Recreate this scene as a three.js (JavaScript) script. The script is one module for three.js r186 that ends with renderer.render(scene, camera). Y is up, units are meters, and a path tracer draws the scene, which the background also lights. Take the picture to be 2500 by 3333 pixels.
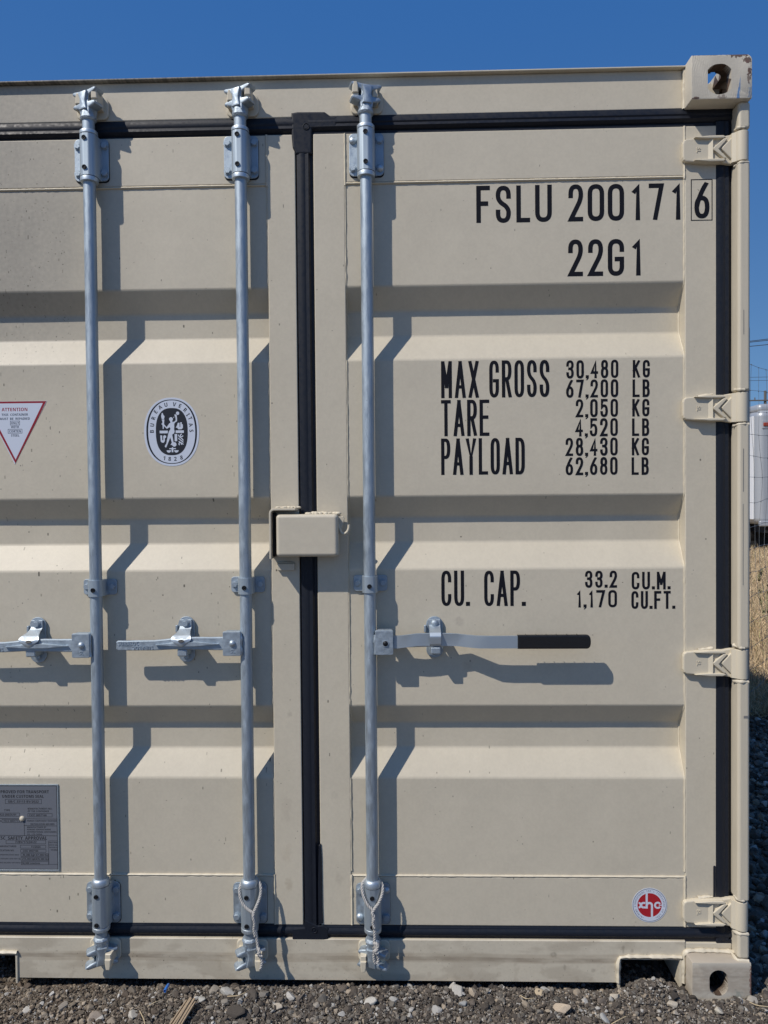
import * as THREE from 'three';
import { RoundedBoxGeometry } from 'three/addons/geometries/RoundedBoxGeometry.js';
import * as BGU from 'three/addons/utils/BufferGeometryUtils.js';
import { ImprovedNoise } from 'three/addons/math/ImprovedNoise.js';
import { FontLoader } from 'three/addons/loaders/FontLoader.js';
import { TextGeometry } from 'three/addons/geometries/TextGeometry.js';
import { Brush, Evaluator, SUBTRACTION } from 'three-bvh-csg';

/* ---------- camera, sky, sun, exposure ---------- */
const scene = new THREE.Scene();
const camera = new THREE.PerspectiveCamera(69.1, 768 / 1024, 0.05, 3000);
camera.position.set(-0.948, 1.407, 2.046);
camera.rotation.set(-0.0193, 0.0258, -0.0086, 'YXZ');
camera.updateMatrixWorld();

const SUN = new THREE.Vector3(-1.24, 1.8, 1).normalize();
const sun = new THREE.DirectionalLight(new THREE.Color(1, 0.935, 0.85), 3.8);
sun.position.copy(SUN).multiplyScalar(30);
sun.castShadow = true;
sun.shadow.mapSize.set(4096, 4096);
Object.assign(sun.shadow.camera, { left: -8, right: 8, top: 8, bottom: -8, near: 1, far: 80 });
sun.shadow.bias = -0.0004;
scene.add(sun, sun.target);

{ // clear summer sky, paler towards the horizon and round the sun
  const W = 512, Hh = 256, d = new Float32Array(W * Hh * 4), v = new THREE.Vector3();
  for (let j = 0; j < Hh; j++) for (let i = 0; i < W; i++) {
    const el = ((j + 0.5) / Hh - 0.5) * Math.PI, az = ((i + 0.5) / W - 0.5) * 2 * Math.PI;
    v.set(Math.cos(el) * Math.cos(az), Math.sin(el), Math.cos(el) * Math.sin(az));
    const e = Math.max(el, 0) * 180 / Math.PI, w = Math.exp(-e / 12);
    const g = Math.acos(Math.min(1, v.dot(SUN))) * 180 / Math.PI;
    const a = (1 + 0.2 * Math.exp(-g / 26)) * (1 - 0.35 * Math.min(1, Math.max(0, (el - 0.6) / 0.9))), m = 0.4 * Math.exp(-g / 9) + 0.05 * Math.exp(-g / 32);
    const o = (j * W + i) * 4;
    d[o] = (0.02 + 0.21 * w) * a + m; d[o + 1] = (0.115 + 0.31 * w) * a + m; d[o + 2] = (0.37 + 0.28 * w) * a + m * 0.95; d[o + 3] = 1;
  }
  const t = new THREE.DataTexture(d, W, Hh, THREE.RGBAFormat, THREE.FloatType);
  t.mapping = THREE.EquirectangularReflectionMapping; t.magFilter = t.minFilter = THREE.LinearFilter; t.needsUpdate = true;
  scene.background = t; scene.environment = t;
}
const renderer = new THREE.WebGLRenderer({ antialias: true });
renderer.toneMapping = THREE.LinearToneMapping;
renderer.toneMappingExposure = 1.0;
renderer.shadowMap.enabled = true;

/* ---------- helpers ---------- */
let seed = 20240611;
const rnd = () => { seed |= 0; seed = seed + 0x6D2B79F5 | 0; let t = Math.imul(seed ^ seed >>> 15, 1 | seed); t = t + Math.imul(t ^ t >>> 7, 61 | t) ^ t; return ((t ^ t >>> 14) >>> 0) / 4294967296; };
const rr = (a, b) => a + (b - a) * rnd();
const N3 = new ImprovedNoise();
const noise = (x, y, z = 0) => N3.noise(x, y, z);
const fbm = (x, y, o = 4, z = 3.7) => { let s = 0, a = 0.5; for (let i = 0; i < o; i++) { s += a * noise(x, y, z + i * 7.1); x *= 2.03; y *= 2.03; a *= 0.5; } return s; };
const smooth = (a, b, x) => { const t = Math.min(1, Math.max(0, (x - a) / (b - a))); return t * t * (3 - 2 * t); };
const V3 = (x, y, z) => new THREE.Vector3(x, y, z);
/* a pixel of the photograph (2500 x 3333) carried on to the plane z */
function at(u, v, z) {
  const d = V3((u - 1250) / 2420, -(v - 1666.5) / 2420, -1).transformDirection(camera.matrixWorld);
  return camera.position.clone().addScaledVector(d, (z - camera.position.z) / d.z);
}
const plain = g => { const n = g.index ? g.toNonIndexed() : g; for (const k of Object.keys(n.attributes)) if (!['position', 'normal', 'uv'].includes(k)) n.deleteAttribute(k); if (!n.attributes.normal) n.computeVertexNormals(); return n; };
function boxUV(g, s = 1) { // uv in metres from the dominant direction of each face
  const p = g.attributes.position, n = g.attributes.normal, uv = new Float32Array(p.count * 2);
  for (let i = 0; i < p.count; i += 3) {
    let x = 0, y = 0, z = 0;
    for (let k = 0; k < 3; k++) { x += n.getX(i + k); y += n.getY(i + k); z += n.getZ(i + k); }
    x = Math.abs(x); y = Math.abs(y); z = Math.abs(z);
    for (let k = 0; k < 3; k++) {
      const X = p.getX(i + k), Y = p.getY(i + k), Z = p.getZ(i + k);
      const [a, b] = z >= x && z >= y ? [X, Y] : x >= y ? [Z, Y] : [X, Z];
      uv[(i + k) * 2] = a * s; uv[(i + k) * 2 + 1] = b * s;
    }
  }
  g.setAttribute('uv', new THREE.BufferAttribute(uv, 2)); return g;
}
function rectUV(g, x0, y0, w, h) { // uv 0..1 over a rectangle of the front
  const p = g.attributes.position, uv = new Float32Array(p.count * 2);
  for (let i = 0; i < p.count; i++) { uv[i * 2] = (p.getX(i) - x0) / w; uv[i * 2 + 1] = (p.getY(i) - y0) / h; }
  g.setAttribute('uv', new THREE.BufferAttribute(uv, 2)); return g;
}
const merge = a => { const l = a.flat(9).map(plain).map(g => { if (!g.attributes.uv) boxUV(g); return g; }); return l.length > 1 ? BGU.mergeGeometries(l) : l[0]; };
const box = (w, h, d, x = 0, y = 0, z = 0, r = 0.0015, s = 1) => new RoundedBoxGeometry(w, h, d, s, Math.min(r, w / 2.1, h / 2.1, d / 2.1)).translate(x, y, z);
const span = (x0, x1, y0, y1, z0, z1, r = 0.0015, s = 1) => box(x1 - x0, y1 - y0, z1 - z0, (x0 + x1) / 2, (y0 + y1) / 2, (z0 + z1) / 2, r, s);
function cyl(r, h, axis = 'y', x = 0, y = 0, z = 0, seg = 28, r2 = r) {
  const g = new THREE.CylinderGeometry(r2, r, h, seg);
  if (axis === 'x') g.rotateZ(-Math.PI / 2); if (axis === 'z') g.rotateX(Math.PI / 2);
  return g.translate(x, y, z);
}
const lathe = (pts, seg = 32) => new THREE.LatheGeometry(pts.map(p => new THREE.Vector2(p[0], p[1])), seg);
const shapeOf = pts => new THREE.Shape(pts.map(p => new THREE.Vector2(p[0], p[1])));
function plate(shape, z0, z1, b = 0.0008, seg = 1, cs = 10) {
  const s = shape instanceof THREE.Shape ? shape : shapeOf(shape);
  return new THREE.ExtrudeGeometry(s, { depth: Math.max(1e-4, z1 - z0 - 2 * b), bevelEnabled: b > 0, bevelSize: b, bevelThickness: b, bevelOffset: -b, bevelSegments: seg, curveSegments: cs }).translate(0, 0, z0 + b);
}
function roundRect(x0, x1, y0, y1, r) {
  const s = new THREE.Shape();
  s.moveTo(x0 + r, y0); s.lineTo(x1 - r, y0); s.absarc(x1 - r, y0 + r, r, -Math.PI / 2, 0); s.lineTo(x1, y1 - r); s.absarc(x1 - r, y1 - r, r, 0, Math.PI / 2);
  s.lineTo(x0 + r, y1); s.absarc(x0 + r, y1 - r, r, Math.PI / 2, Math.PI); s.lineTo(x0, y0 + r); s.absarc(x0 + r, y0 + r, r, Math.PI, Math.PI * 1.5); return s;
}
/* a prism: polygon (a, b) carried from s0 to s1; map(a, b, s) gives the point */
function prism(poly, s0, s1, map, crease = 0.6, steps = 1) {
  const P = [], tri = (a, b, c) => P.push(a, b, c), n = poly.length;
  for (let k = 0; k < steps; k++) {
    const t0 = s0 + (s1 - s0) * k / steps, t1 = s0 + (s1 - s0) * (k + 1) / steps;
    for (let i = 0; i < n; i++) { const a = poly[i], b = poly[(i + 1) % n]; const q = [map(a[0], a[1], t0), map(b[0], b[1], t0), map(b[0], b[1], t1), map(a[0], a[1], t1)]; tri(q[0], q[1], q[2]); tri(q[0], q[2], q[3]); }
  }
  for (const [i, j, k] of THREE.ShapeUtils.triangulateShape(poly.map(p => new THREE.Vector2(p[0], p[1])), [])) {
    for (const [s, f] of [[s0, 1], [s1, 0]]) { const q = [i, j, k].map(m => map(poly[m][0], poly[m][1], s)); f ? tri(q[0], q[2], q[1]) : tri(q[0], q[1], q[2]); }
  }
  let g = new THREE.BufferGeometry().setFromPoints(P);
  g = BGU.toCreasedNormals(g, crease);
  return g;
}
const tube = (pts, r, seg = 40, rs = 8) => new THREE.TubeGeometry(new THREE.CatmullRomCurve3(pts), seg, r, rs);
/* a strip of flat bar following points, height h in y, thickness t in z */
function bar(pts, h, t) {
  const poly = [...pts.map(p => [p[0], p[1] + t / 2]), ...pts.map(p => [p[0], p[1] - t / 2]).reverse()];
  return prism(poly, -h / 2, h / 2, (a, b, s) => V3(a, s, b), 0.5);
}
/* lumpy weld bead along points */
function bead(pts, r = 0.003, lump = 0.35) {
  const c = new THREE.CatmullRomCurve3(pts, false, 'catmullrom', 0.02), L = c.getLength(), n = Math.max(8, Math.min(260, Math.round(L / 0.006)));
  const g = new THREE.TubeGeometry(c, n, r, 6), p = g.attributes.position, k = rr(0, 90);
  for (let i = 0; i <= n; i++) {
    const m = c.getPointAt(i / n), f = 1 + lump * noise(i * 0.55, k, 1.3) * 1.6;
    for (let j = 0; j <= 6; j++) { const o = i * 7 + j; p.setXYZ(o, m.x + (p.getX(o) - m.x) * f, m.y + (p.getY(o) - m.y) * f, m.z + (p.getZ(o) - m.z) * f); }
  }
  g.computeVertexNormals(); return g;
}
const taken = {};
const numbered = n => { const k = taken[n] = (taken[n] ?? -1) + 1; return k ? `${n}_${String(k).padStart(3, '0')}` : n; };
function put(o, parent) { o.traverse(m => { if (m.isMesh) { m.castShadow = true; m.receiveShadow = true; } }); parent.add(o); return o; }
function part(name, geos, mat, parent, label) {
  const m = new THREE.Mesh(Array.isArray(geos) ? merge(geos) : geos, mat); m.name = name; if (label) m.userData.label = label; return put(m, parent);
}
function group(name, parent, x = 0, y = 0, z = 0, label) { const g = new THREE.Group(); g.name = name; g.position.set(x, y, z); if (label) g.userData.label = label; parent.add(g); return g; }
function thing(name, label, category, x = 0, y = 0, z = 0, grp) {
  const g = group(numbered(name), scene, x, y, z); g.userData = { label, category }; if (grp) g.userData.group = grp; return g;
}
function single(name, geos, mat, label, category, grp) { const m = part(numbered(name), geos, mat, scene); m.userData = { label, category }; if (grp) m.userData.group = grp; return m; }
const struct = (name, geos, mat) => { const m = part(name, geos, mat, scene); m.userData = { kind: 'structure' }; return m; };

/* ---------- textures ---------- */
const s2l = c => c <= 0.04045 ? c / 12.92 : ((c + 0.055) / 1.055) ** 2.4, l2s = c => c <= 0.0031308 ? c * 12.92 : 1.055 * c ** (1 / 2.4) - 0.055;
const rep = (t, x = 1, y = x) => { t.wrapS = t.wrapT = THREE.RepeatWrapping; t.repeat.set(x, y); return t; };
function texRGB(w, h, fn, post) { // fn(x, y) -> linear rgb
  const d = new Uint8Array(w * h * 4);
  for (let j = 0; j < h; j++) for (let i = 0; i < w; i++) { const c = fn(i, j), o = (j * w + i) * 4; for (let k = 0; k < 3; k++) d[o + k] = 255 * Math.min(1, Math.max(0, l2s(c[k]))); d[o + 3] = 255; }
  if (post) post(d);
  const t = new THREE.DataTexture(d, w, h); t.colorSpace = THREE.SRGBColorSpace; t.magFilter = THREE.LinearFilter; t.minFilter = THREE.LinearMipmapLinearFilter; t.generateMipmaps = true; t.needsUpdate = true; return t;
}
function texGrey(w, h, fn) {
  const d = new Uint8Array(w * h * 4);
  for (let j = 0; j < h; j++) for (let i = 0; i < w; i++) { const c = 255 * Math.min(1, Math.max(0, fn(i, j))), o = (j * w + i) * 4; d[o] = d[o + 1] = d[o + 2] = c; d[o + 3] = 255; }
  const t = new THREE.DataTexture(d, w, h); t.magFilter = THREE.LinearFilter; t.minFilter = THREE.LinearMipmapLinearFilter; t.generateMipmaps = true; t.needsUpdate = true; return t;
}
/* periodic value noise for tiles */
function tileNoise(n, cells) { const g = Array.from({ length: cells * cells }, rnd); return (i, j) => { const x = i / n * cells, y = j / n * cells, a = Math.floor(x), b = Math.floor(y), fx = x - a, fy = y - b, u = fx * fx * (3 - 2 * fx), v = fy * fy * (3 - 2 * fy), q = (c, d) => g[((d % cells) + cells) % cells * cells + ((c % cells) + cells) % cells]; return (q(a, b) * (1 - u) + q(a + 1, b) * u) * (1 - v) + (q(a, b + 1) * (1 - u) + q(a + 1, b + 1) * u) * v; }; }

const PAINT = [0.575, 0.52, 0.41];
/* specks: small dark grains and short runs of dirt, drawn into a colour map */
function specks(d, w, h, count, where, dark = 0.45, len = 3) {
  for (let k = 0; k < count; k++) {
    const x = Math.floor(rnd() * w), y = Math.floor(rnd() * h); if (where && rnd() > where(x / w, y / h)) continue;
    const l = 1 + Math.floor(rnd() * rnd() * len), f = 1 - dark * rr(0.3, 1), wd = rnd() < 0.15 ? 2 : 1;
    for (let a = 0; a < l; a++) for (let b = 0; b < wd; b++) { const o = (((y + a) % h) * w + (x + b) % w) * 4; d[o] *= f; d[o + 1] *= f; d[o + 2] *= f * 0.98; }
  }
}
const pn1 = tileNoise(512, 9), pn2 = tileNoise(512, 40), pn3 = tileNoise(512, 160), pn4 = tileNoise(512, 256);
const paintTone = (i, j) => 1 + 0.05 * (pn1(i, j) - 0.5) + 0.035 * (pn2(i, j) - 0.5) + 0.06 * (pn3(i, j) - 0.5);
const paintTile = rep(texRGB(512, 512, (i, j) => { const f = paintTone(i, j), y = pn2(j, i) - 0.5; return [PAINT[0] * f, PAINT[1] * f * (1 - 0.01 * y), PAINT[2] * f * (1 - 0.03 * y)]; }, d => specks(d, 512, 512, 110, null, 0.4, 3)), 1 / 0.8);
const peelBump = rep(texGrey(512, 512, (i, j) => 0.5 + 0.35 * (pn3(i, j) - 0.5) + 0.3 * (pn4(i, j) - 0.5) + 0.5 * (pn2(i, j) - 0.5)), 1 / 0.3);
const peelUnit = (x, y) => { const t = peelBump.clone(); t.repeat.set(x / 0.3, y / 0.3); t.needsUpdate = true; return t; };
const paintRough = rep(texGrey(512, 512, (i, j) => 0.5 + 0.16 * (pn1(i, j) - 0.5) + 0.16 * (pn3(i, j) - 0.5)), 1 / 0.8);
const paint = new THREE.MeshStandardMaterial({ map: paintTile, roughnessMap: paintRough, roughness: 1, bumpMap: peelBump, bumpScale: 0.00014 });
const weldPaint = new THREE.MeshStandardMaterial({ color: new THREE.Color(0.6, 0.54, 0.42), roughness: 0.5 });

function paintMap(W, Hm, x0, y0, w, h, fn, post) { // a map of its own for one painted face
  const t = texRGB(w, h, (i, j) => {
    const x = x0 + W * (i + 0.5) / w, y = y0 + Hm * (j + 0.5) / h, f = paintTone(x * 640 + 9000, y * 640 + 9000) * (1 + 0.05 * fbm(x * 2.2, y * 1.3, 3));
    const c = [PAINT[0] * f, PAINT[1] * f, PAINT[2] * f]; if (fn) fn(c, x, y); return c;
  }, post);
  return new THREE.MeshStandardMaterial({ map: t, roughness: 0.5, bumpMap: peelUnit(W, Hm), bumpScale: 0.00015 });
}
const tint = (c, k, r, g, b) => { c[0] += (r - c[0]) * k; c[1] += (g - c[1]) * k; c[2] += (b - c[2]) * k; };
/* mottled grey darkening towards the upper left of the left door and header */
function greying(c, x, y) {
  const a = smooth(-1.6, -2.1, x + 0.16 * fbm(x * 3, y * 3, 3, 9)) * smooth(1.62, 2.05, y + 0.2 * fbm(x * 4, y * 2, 3, 5));
  if (a <= 0) return;
  const g = 0.5 + 0.9 * fbm(x * 95, y * 80, 3, 2) + 0.5 * fbm(x * 11, y * 7, 3, 6);
  tint(c, Math.max(0, Math.min(0.7, a * 0.42 * (0.9 + 0.5 * g))), 0.13, 0.125, 0.12);
}
const scuff = (c, x, y, cx, cy, rx, ry, k, col = [0.25, 0.22, 0.17]) => {
  const d = Math.hypot((x - cx) / rx, (y - cy) / ry) + 0.9 * fbm(x * 60, y * 60, 3, cx * 9); if (d < 1) tint(c, k * smooth(1, 0.35, d) * (0.7 + 0.8 * fbm(x * 140, y * 140, 2)), ...col);
};
/* galvanised steel */
const zn1 = tileNoise(512, 24), zn2 = tileNoise(512, 70), zn3 = tileNoise(512, 6);
const zincMap = rep(texRGB(512, 512, (i, j) => { const f = 0.9 + 0.18 * (zn1(i, j) - 0.5) + 0.1 * (zn2(i, j) - 0.5) + 0.26 * (zn3(i, j) - 0.5); return [0.445 * f, 0.515 * f, 0.575 * f]; }, d => specks(d, 512, 512, 300, null, 0.5, 6)), 4, 4);
const zincRough = rep(texGrey(512, 512, (i, j) => 0.6 + 0.22 * (zn1(i, j) - 0.5) + 0.12 * (zn2(i, j) - 0.5)), 4, 4);
const zinc = new THREE.MeshStandardMaterial({ map: zincMap, roughnessMap: zincRough, roughness: 1, metalness: 0.78, bumpMap: rep(texGrey(256, 256, (i, j) => zn2(i * 2, j * 2)), 6), bumpScale: 0.00012 });
const zincBright = new THREE.MeshStandardMaterial({ color: new THREE.Color(0.5, 0.565, 0.62), roughness: 0.5, metalness: 0.82 });
const rn = tileNoise(256, 60);
const rubber = new THREE.MeshPhysicalMaterial({ specularIntensity: 0.6, color: new THREE.Color(0.011, 0.014, 0.022), roughnessMap: rep(texGrey(256, 256, (i, j) => 0.5 + 0.25 * (rn(i, j) - 0.5)), 3), roughness: 1, bumpMap: rep(texGrey(256, 256, (i, j) => rn(i, j)), 4), bumpScale: 0.00006 });
const blackPlastic = new THREE.MeshStandardMaterial({ color: new THREE.Color(0.009, 0.009, 0.01), roughness: 0.36, bumpMap: rep(texGrey(256, 256, (i, j) => rn(i, j)), 8), bumpScale: 0.0002 });
const ink = new THREE.MeshPhysicalMaterial({ color: new THREE.Color(0.006, 0.007, 0.012), roughness: 0.7, specularIntensity: 0.35 });
const screwBlack = new THREE.MeshStandardMaterial({ color: new THREE.Color(0.012, 0.013, 0.016), roughness: 0.5, metalness: 0.4 });

/* ---------- the container ---------- */
const ZD = -0.057, ZP = -0.0605, ZR = -0.1038;           // stiles, outer panel, recess of the pressed panel
const box20 = thing('shipping_container', 'sand coloured steel shipping container with closed double doors and black lettering', 'shipping container');
const font = await new FontLoader().loadAsync('fonts/droid/droid_sans_bold.typeface.json');

/* corner castings: hollow blocks with slotted holes */
const ev = new Evaluator(); ev.useGroups = false; ev.attributes = ['position', 'normal', 'uv'];
const slot = (w, h, d) => new THREE.ExtrudeGeometry(roundRect(-w / 2, w / 2, -h / 2, h / 2, Math.min(w, h) / 2 * 0.98), { depth: d, bevelEnabled: false, curveSegments: 14 }).translate(0, 0, -d / 2);
function domeSlot(w, h, d) { const s = new THREE.Shape(), a = w / 2, b = h / 2, k = b * 0.62; s.moveTo(-a, -k); s.quadraticCurveTo(-a * 0.5, -b * 1.04, 0, -b); s.quadraticCurveTo(a * 0.6, -b, a, -k); s.lineTo(a, k); s.quadraticCurveTo(a * 0.6, b * 1.06, 0, b); s.quadraticCurveTo(-a * 0.6, b * 1.02, -a, k); s.closePath(); return new THREE.ExtrudeGeometry(s, { depth: d, bevelEnabled: false, curveSegments: 8 }).translate(0, 0, -d / 2); }
function castingGeo(top) { // right-hand casting: x -0.162..0, y 0..0.118, z -0.178..0
  const cut = (a, g) => { const b = new Brush(g); b.updateMatrixWorld(); return ev.evaluate(a, b, SUBTRACTION); };
  // outer block: left and inner edges square, outer edges well rounded
  const sh = new THREE.Shape(), R = 0.016;
  if (top) { sh.moveTo(-0.159, 0); sh.lineTo(-0.004, 0); sh.quadraticCurveTo(0, 0, 0, 0.004); sh.lineTo(0, 0.118 - R); sh.absarc(-R, 0.118 - R, R, 0, Math.PI / 2); sh.lineTo(-0.159, 0.118); sh.quadraticCurveTo(-0.162, 0.118, -0.162, 0.115); sh.lineTo(-0.162, 0.003); sh.quadraticCurveTo(-0.162, 0, -0.159, 0); }
  else { sh.moveTo(-0.159, 0); sh.lineTo(-R, 0); sh.absarc(-R, R, R, -Math.PI / 2, 0); sh.lineTo(0, 0.114); sh.quadraticCurveTo(0, 0.118, -0.004, 0.118); sh.lineTo(-0.159, 0.118); sh.quadraticCurveTo(-0.162, 0.118, -0.162, 0.115); sh.lineTo(-0.162, 0.003); sh.quadraticCurveTo(-0.162, 0, -0.159, 0); }
  const outer = new THREE.ExtrudeGeometry(sh, { depth: 0.175, bevelEnabled: true, bevelSize: 0.003, bevelThickness: 0.003, bevelOffset: -0.003, bevelSegments: 2, curveSegments: 8 }).translate(0, 0, -0.178);
  let a = new Brush(outer); a.updateMatrixWorld();
  a = cut(a, new THREE.BoxGeometry(0.108, 0.064, 0.122).translate(-0.0815, top ? 0.058 : 0.06, -0.09));
  a = cut(a, (top ? domeSlot(0.063, 0.081, 0.08) : slot(0.0505, 0.071, 0.08)).translate(top ? -0.0875 : -0.0895, top ? 0.0525 : 0.062, 0));
  a = cut(a, slot(0.0635, 0.079, 0.08).rotateY(Math.PI / 2).translate(0, 0.056, -0.1015));
  a = cut(a, slot(0.0635, 0.124, 0.08).rotateX(Math.PI / 2).translate(-0.089, top ? 0.118 : 0, -0.1015));
  const g = plain(a.geometry.clone()); return BGU.toCreasedNormals(g, 0.5);
}
function castingMap(top) {
  const blob = (x, y, cx, cy, rx, ry, s) => smooth(0.95, 0.75, Math.hypot((x - cx) / rx, (y - cy) / ry) + 1.5 * fbm(x * 150, y * 120, 4, s) + 0.5 * fbm(x * 600, y * 500, 2, s + 3));
  const t = texRGB(512, 512, (i, j) => {
    if (j >= 390) { const f = 0.6 + 0.8 * fbm(i * 0.03, j * 0.05, 4, 6) + 0.3 * fbm(i * 0.2, j * 0.2, 2, 1), k = top ? 1 : 0.55; return [0.2 * f * k, 0.135 * f * k, 0.095 * f * k]; } // rusty, unpainted inside; lower one painted darker for the shade in its hole
    const x = -0.162 + 0.162 * i / 512, y = 0.118 * j / 384, f = 0.94 + 0.1 * fbm(x * 30, y * 30, 3) + 0.06 * fbm(x * 260, y * 50, 2, 8), c = [0.575 * f, 0.53 * f, 0.44 * f];
    if (top) {
      const rust = Math.max(blob(x, y, -0.036, 0.115, 0.03, 0.006, 1), blob(x, y, -0.014, 0.101, 0.011, 0.009, 2), blob(x, y, -0.006, 0.07, 0.007, 0.012, 3), blob(x, y, -0.01, 0.052, 0.005, 0.012, 4) * 0.8, blob(x, y, -0.152, 0.003, 0.012, 0.004, 5), blob(x, y, -0.08, 0.004, 0.012, 0.006, 6) * 0.6, blob(x, y, -0.11, 0.1175, 0.05, 0.002, 7) * 0.7);
      tint(c, rust * 0.9, 0.085 + 0.06 * fbm(x * 200, y * 200, 2), 0.035, 0.022);
      const bl = smooth(1, 0.4, Math.abs((x + 0.036 - (y - 0.02) * 0.12) / (0.0065 * smooth(0.068, 0.0, y))) + 1.4 * Math.abs(fbm(x * 240, y * 40, 2, 12))) * (y < 0.068 ? 1 : 0);
      tint(c, bl * 0.85, 0.06, 0.2, 0.45); tint(c, blob(x, y, -0.005, 0.014, 0.007, 0.02, 19) * 0.5, 0.09, 0.2, 0.34);
    } else {
      const band = smooth(0.115, 0.1, y) * smooth(0.028, 0.04, y + 0.012 * fbm(x * 40, 3, 2)) * (0.75 + 0.7 * fbm(x * 50, y * 120, 3, 4)); tint(c, 0.65 * band, 0.3, 0.245, 0.19);
      tint(c, smooth(0.005, 0, Math.abs(y - 0.079 + 0.002 * fbm(x * 60, 1, 2))) * 0.3, 0.2, 0.17, 0.14);
      tint(c, blob(x, y, -0.037, 0.02, 0.014, 0.022, 4) * 0.35, 0.2, 0.27, 0.24); tint(c, blob(x, y, -0.002, 0.05, 0.004, 0.07, 6) * 0.8, 0.16, 0.06, 0.05);
    }
    return c;
  });
  t.wrapS = t.wrapT = THREE.MirroredRepeatWrapping; return t;
}
const ridges = texGrey(512, 512, (i, j) => { if (j >= 388) return 0.5; const x = i / 512, y = j / 384, k = x + 0.22 * (y - 0.5) ** 2 * (x < 0.5 ? -1 : 1) + 0.01 * fbm(x * 8, y * 14, 3); return 0.5 + (x < 0.3 || (x > 0.55 && y < 0.25) ? 0.3 : 0.06) * (0.4 + 1.6 * fbm(x * 9, y * 6, 2, 5)) * Math.sin(k * 170 + 7 * fbm(x * 4, y * 5, 3)) + 0.3 * fbm(x * 22, y * 22, 3); });
ridges.wrapS = ridges.wrapT = THREE.MirroredRepeatWrapping;
for (const top of [true, false]) {
  const g = castingGeo(top); boxUV(g);
  const uv = g.attributes.uv, gp = g.attributes.position, gn = g.attributes.normal;
  for (let t = 0; t < uv.count; t += 3) {
    const mean = f => (f(t) + f(t + 1) + f(t + 2)) / 3, cx = mean(i => gp.getX(i)), cy = mean(i => gp.getY(i)), cz = mean(i => gp.getZ(i));
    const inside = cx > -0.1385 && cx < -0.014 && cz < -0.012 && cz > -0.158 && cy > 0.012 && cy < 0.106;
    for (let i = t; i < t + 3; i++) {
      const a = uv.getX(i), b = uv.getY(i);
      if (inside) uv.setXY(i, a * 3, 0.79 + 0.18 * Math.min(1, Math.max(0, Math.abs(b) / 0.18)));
      else if (Math.abs(gn.getZ(i)) > 0.6) uv.setXY(i, a / 0.162 + 1, b / 0.118 * 0.75); else uv.setXY(i, 0.12 + a * 0.9, 0.34 + b * 1.2);
    }
  }
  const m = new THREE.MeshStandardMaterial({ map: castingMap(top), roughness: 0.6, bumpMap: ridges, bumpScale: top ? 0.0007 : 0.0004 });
  for (const side of [0, 1]) for (const back of [0, 1]) {
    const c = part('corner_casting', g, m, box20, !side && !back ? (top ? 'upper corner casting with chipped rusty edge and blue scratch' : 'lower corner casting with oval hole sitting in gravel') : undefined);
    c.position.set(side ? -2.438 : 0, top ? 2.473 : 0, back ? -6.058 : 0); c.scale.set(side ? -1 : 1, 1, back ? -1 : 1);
  }
}

/* header, lip, roof, sills and rails */
const headerMat = paintMap(2.12, 0.115, -2.28, 2.474, 2048, 128, (c, x, y) => greying(c, x, y), d => { specks(d, 2048, 128, 260, (u, v) => v < 0.16 ? 1 : 0.12, 0.6, 3); });
part('header', rectUV(merge([span(-2.277, -0.1605, 2.4765, 2.584, -0.11, ZD, 0.004, 2)]), -2.28, 2.474, 2.12, 0.115), headerMat, box20);
const lipMat = paintMap(2.12, 0.02, -2.28, 2.576, 1024, 16, (c, x) => { const a = smooth(-0.75, -1.7, x + 0.25 * fbm(x * 5, 1, 3)); tint(c, a * (0.75 + 0.5 * fbm(x * 160, 4, 2)), 0.05, 0.047, 0.045); });  // lip colour turns near black towards the left
part('roof_lip', rectUV(merge([span(-2.277, -0.1605, 2.5838, 2.588, -0.12, -0.0415, 0.0012, 2)]), -2.28, 2.576, 2.12, 0.02), lipMat, box20);
for (const x of [-0.1625, -2.2755]) part('weld_bead', [bead([V3(x, 2.475, -0.054), V3(x, 2.53, -0.054), V3(x, 2.58, -0.05)], 0.005)], weldPaint, box20);
{ // roof sheet with pressed ribs, side walls with vertical corrugation
  const pts = []; for (let z = -0.12; z > -5.9; z -= 0.22) pts.push([z, 2.578], [z - 0.06, 2.578], [z - 0.075, 2.566], [z - 0.19, 2.566], [z - 0.205, 2.578]);
  const low = [[-5.95, 2.55], [-0.12, 2.55]];
  part('roof', prism([...pts, [-5.95, 2.578], ...low], -2.4, -0.038, (a, b, s) => V3(s, b, a), 0.3), paint, box20);
  for (const sd of [0, 1]) {
    const w = []; for (let z = -0.2; z > -5.85; z -= 0.278) w.push([z, 0], [z - 0.072, 0], [z - 0.14, -0.036], [z - 0.21, -0.036]);
    const m = a => sd ? -2.438 + 0.008 - a : -0.008 + a;
    part('side_wall', prism([...w, [-5.9, 0], [-5.9, -0.06], [-0.2, -0.06]], 0.15, 2.53, (a, b, s) => V3(m(b), s, a), 0.3), paint, box20);
    part('side_rail', [span(m(-0.06), m(0.002), 2.5, 2.575, -5.88, -0.178, 0.003)].map(g => g), paint, box20);
    part('bottom_rail', [sd ? span(-2.435, -2.39, 0.03, 0.19, -5.88, -0.178, 0.003) : span(-0.048, -0.003, 0.03, 0.19, -5.88, -0.178, 0.003)], paint, box20);
  }
  part('end_wall', [span(-2.42, -0.018, 0.12, 2.55, -6.05, -6.0)], paint, box20);
  part('floor', [span(-2.38, -0.058, 0.13, 0.16, -6.0, -0.12)], new THREE.MeshStandardMaterial({ color: new THREE.Color(0.08, 0.06, 0.045), roughness: 0.9 }), box20);
}
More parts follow.
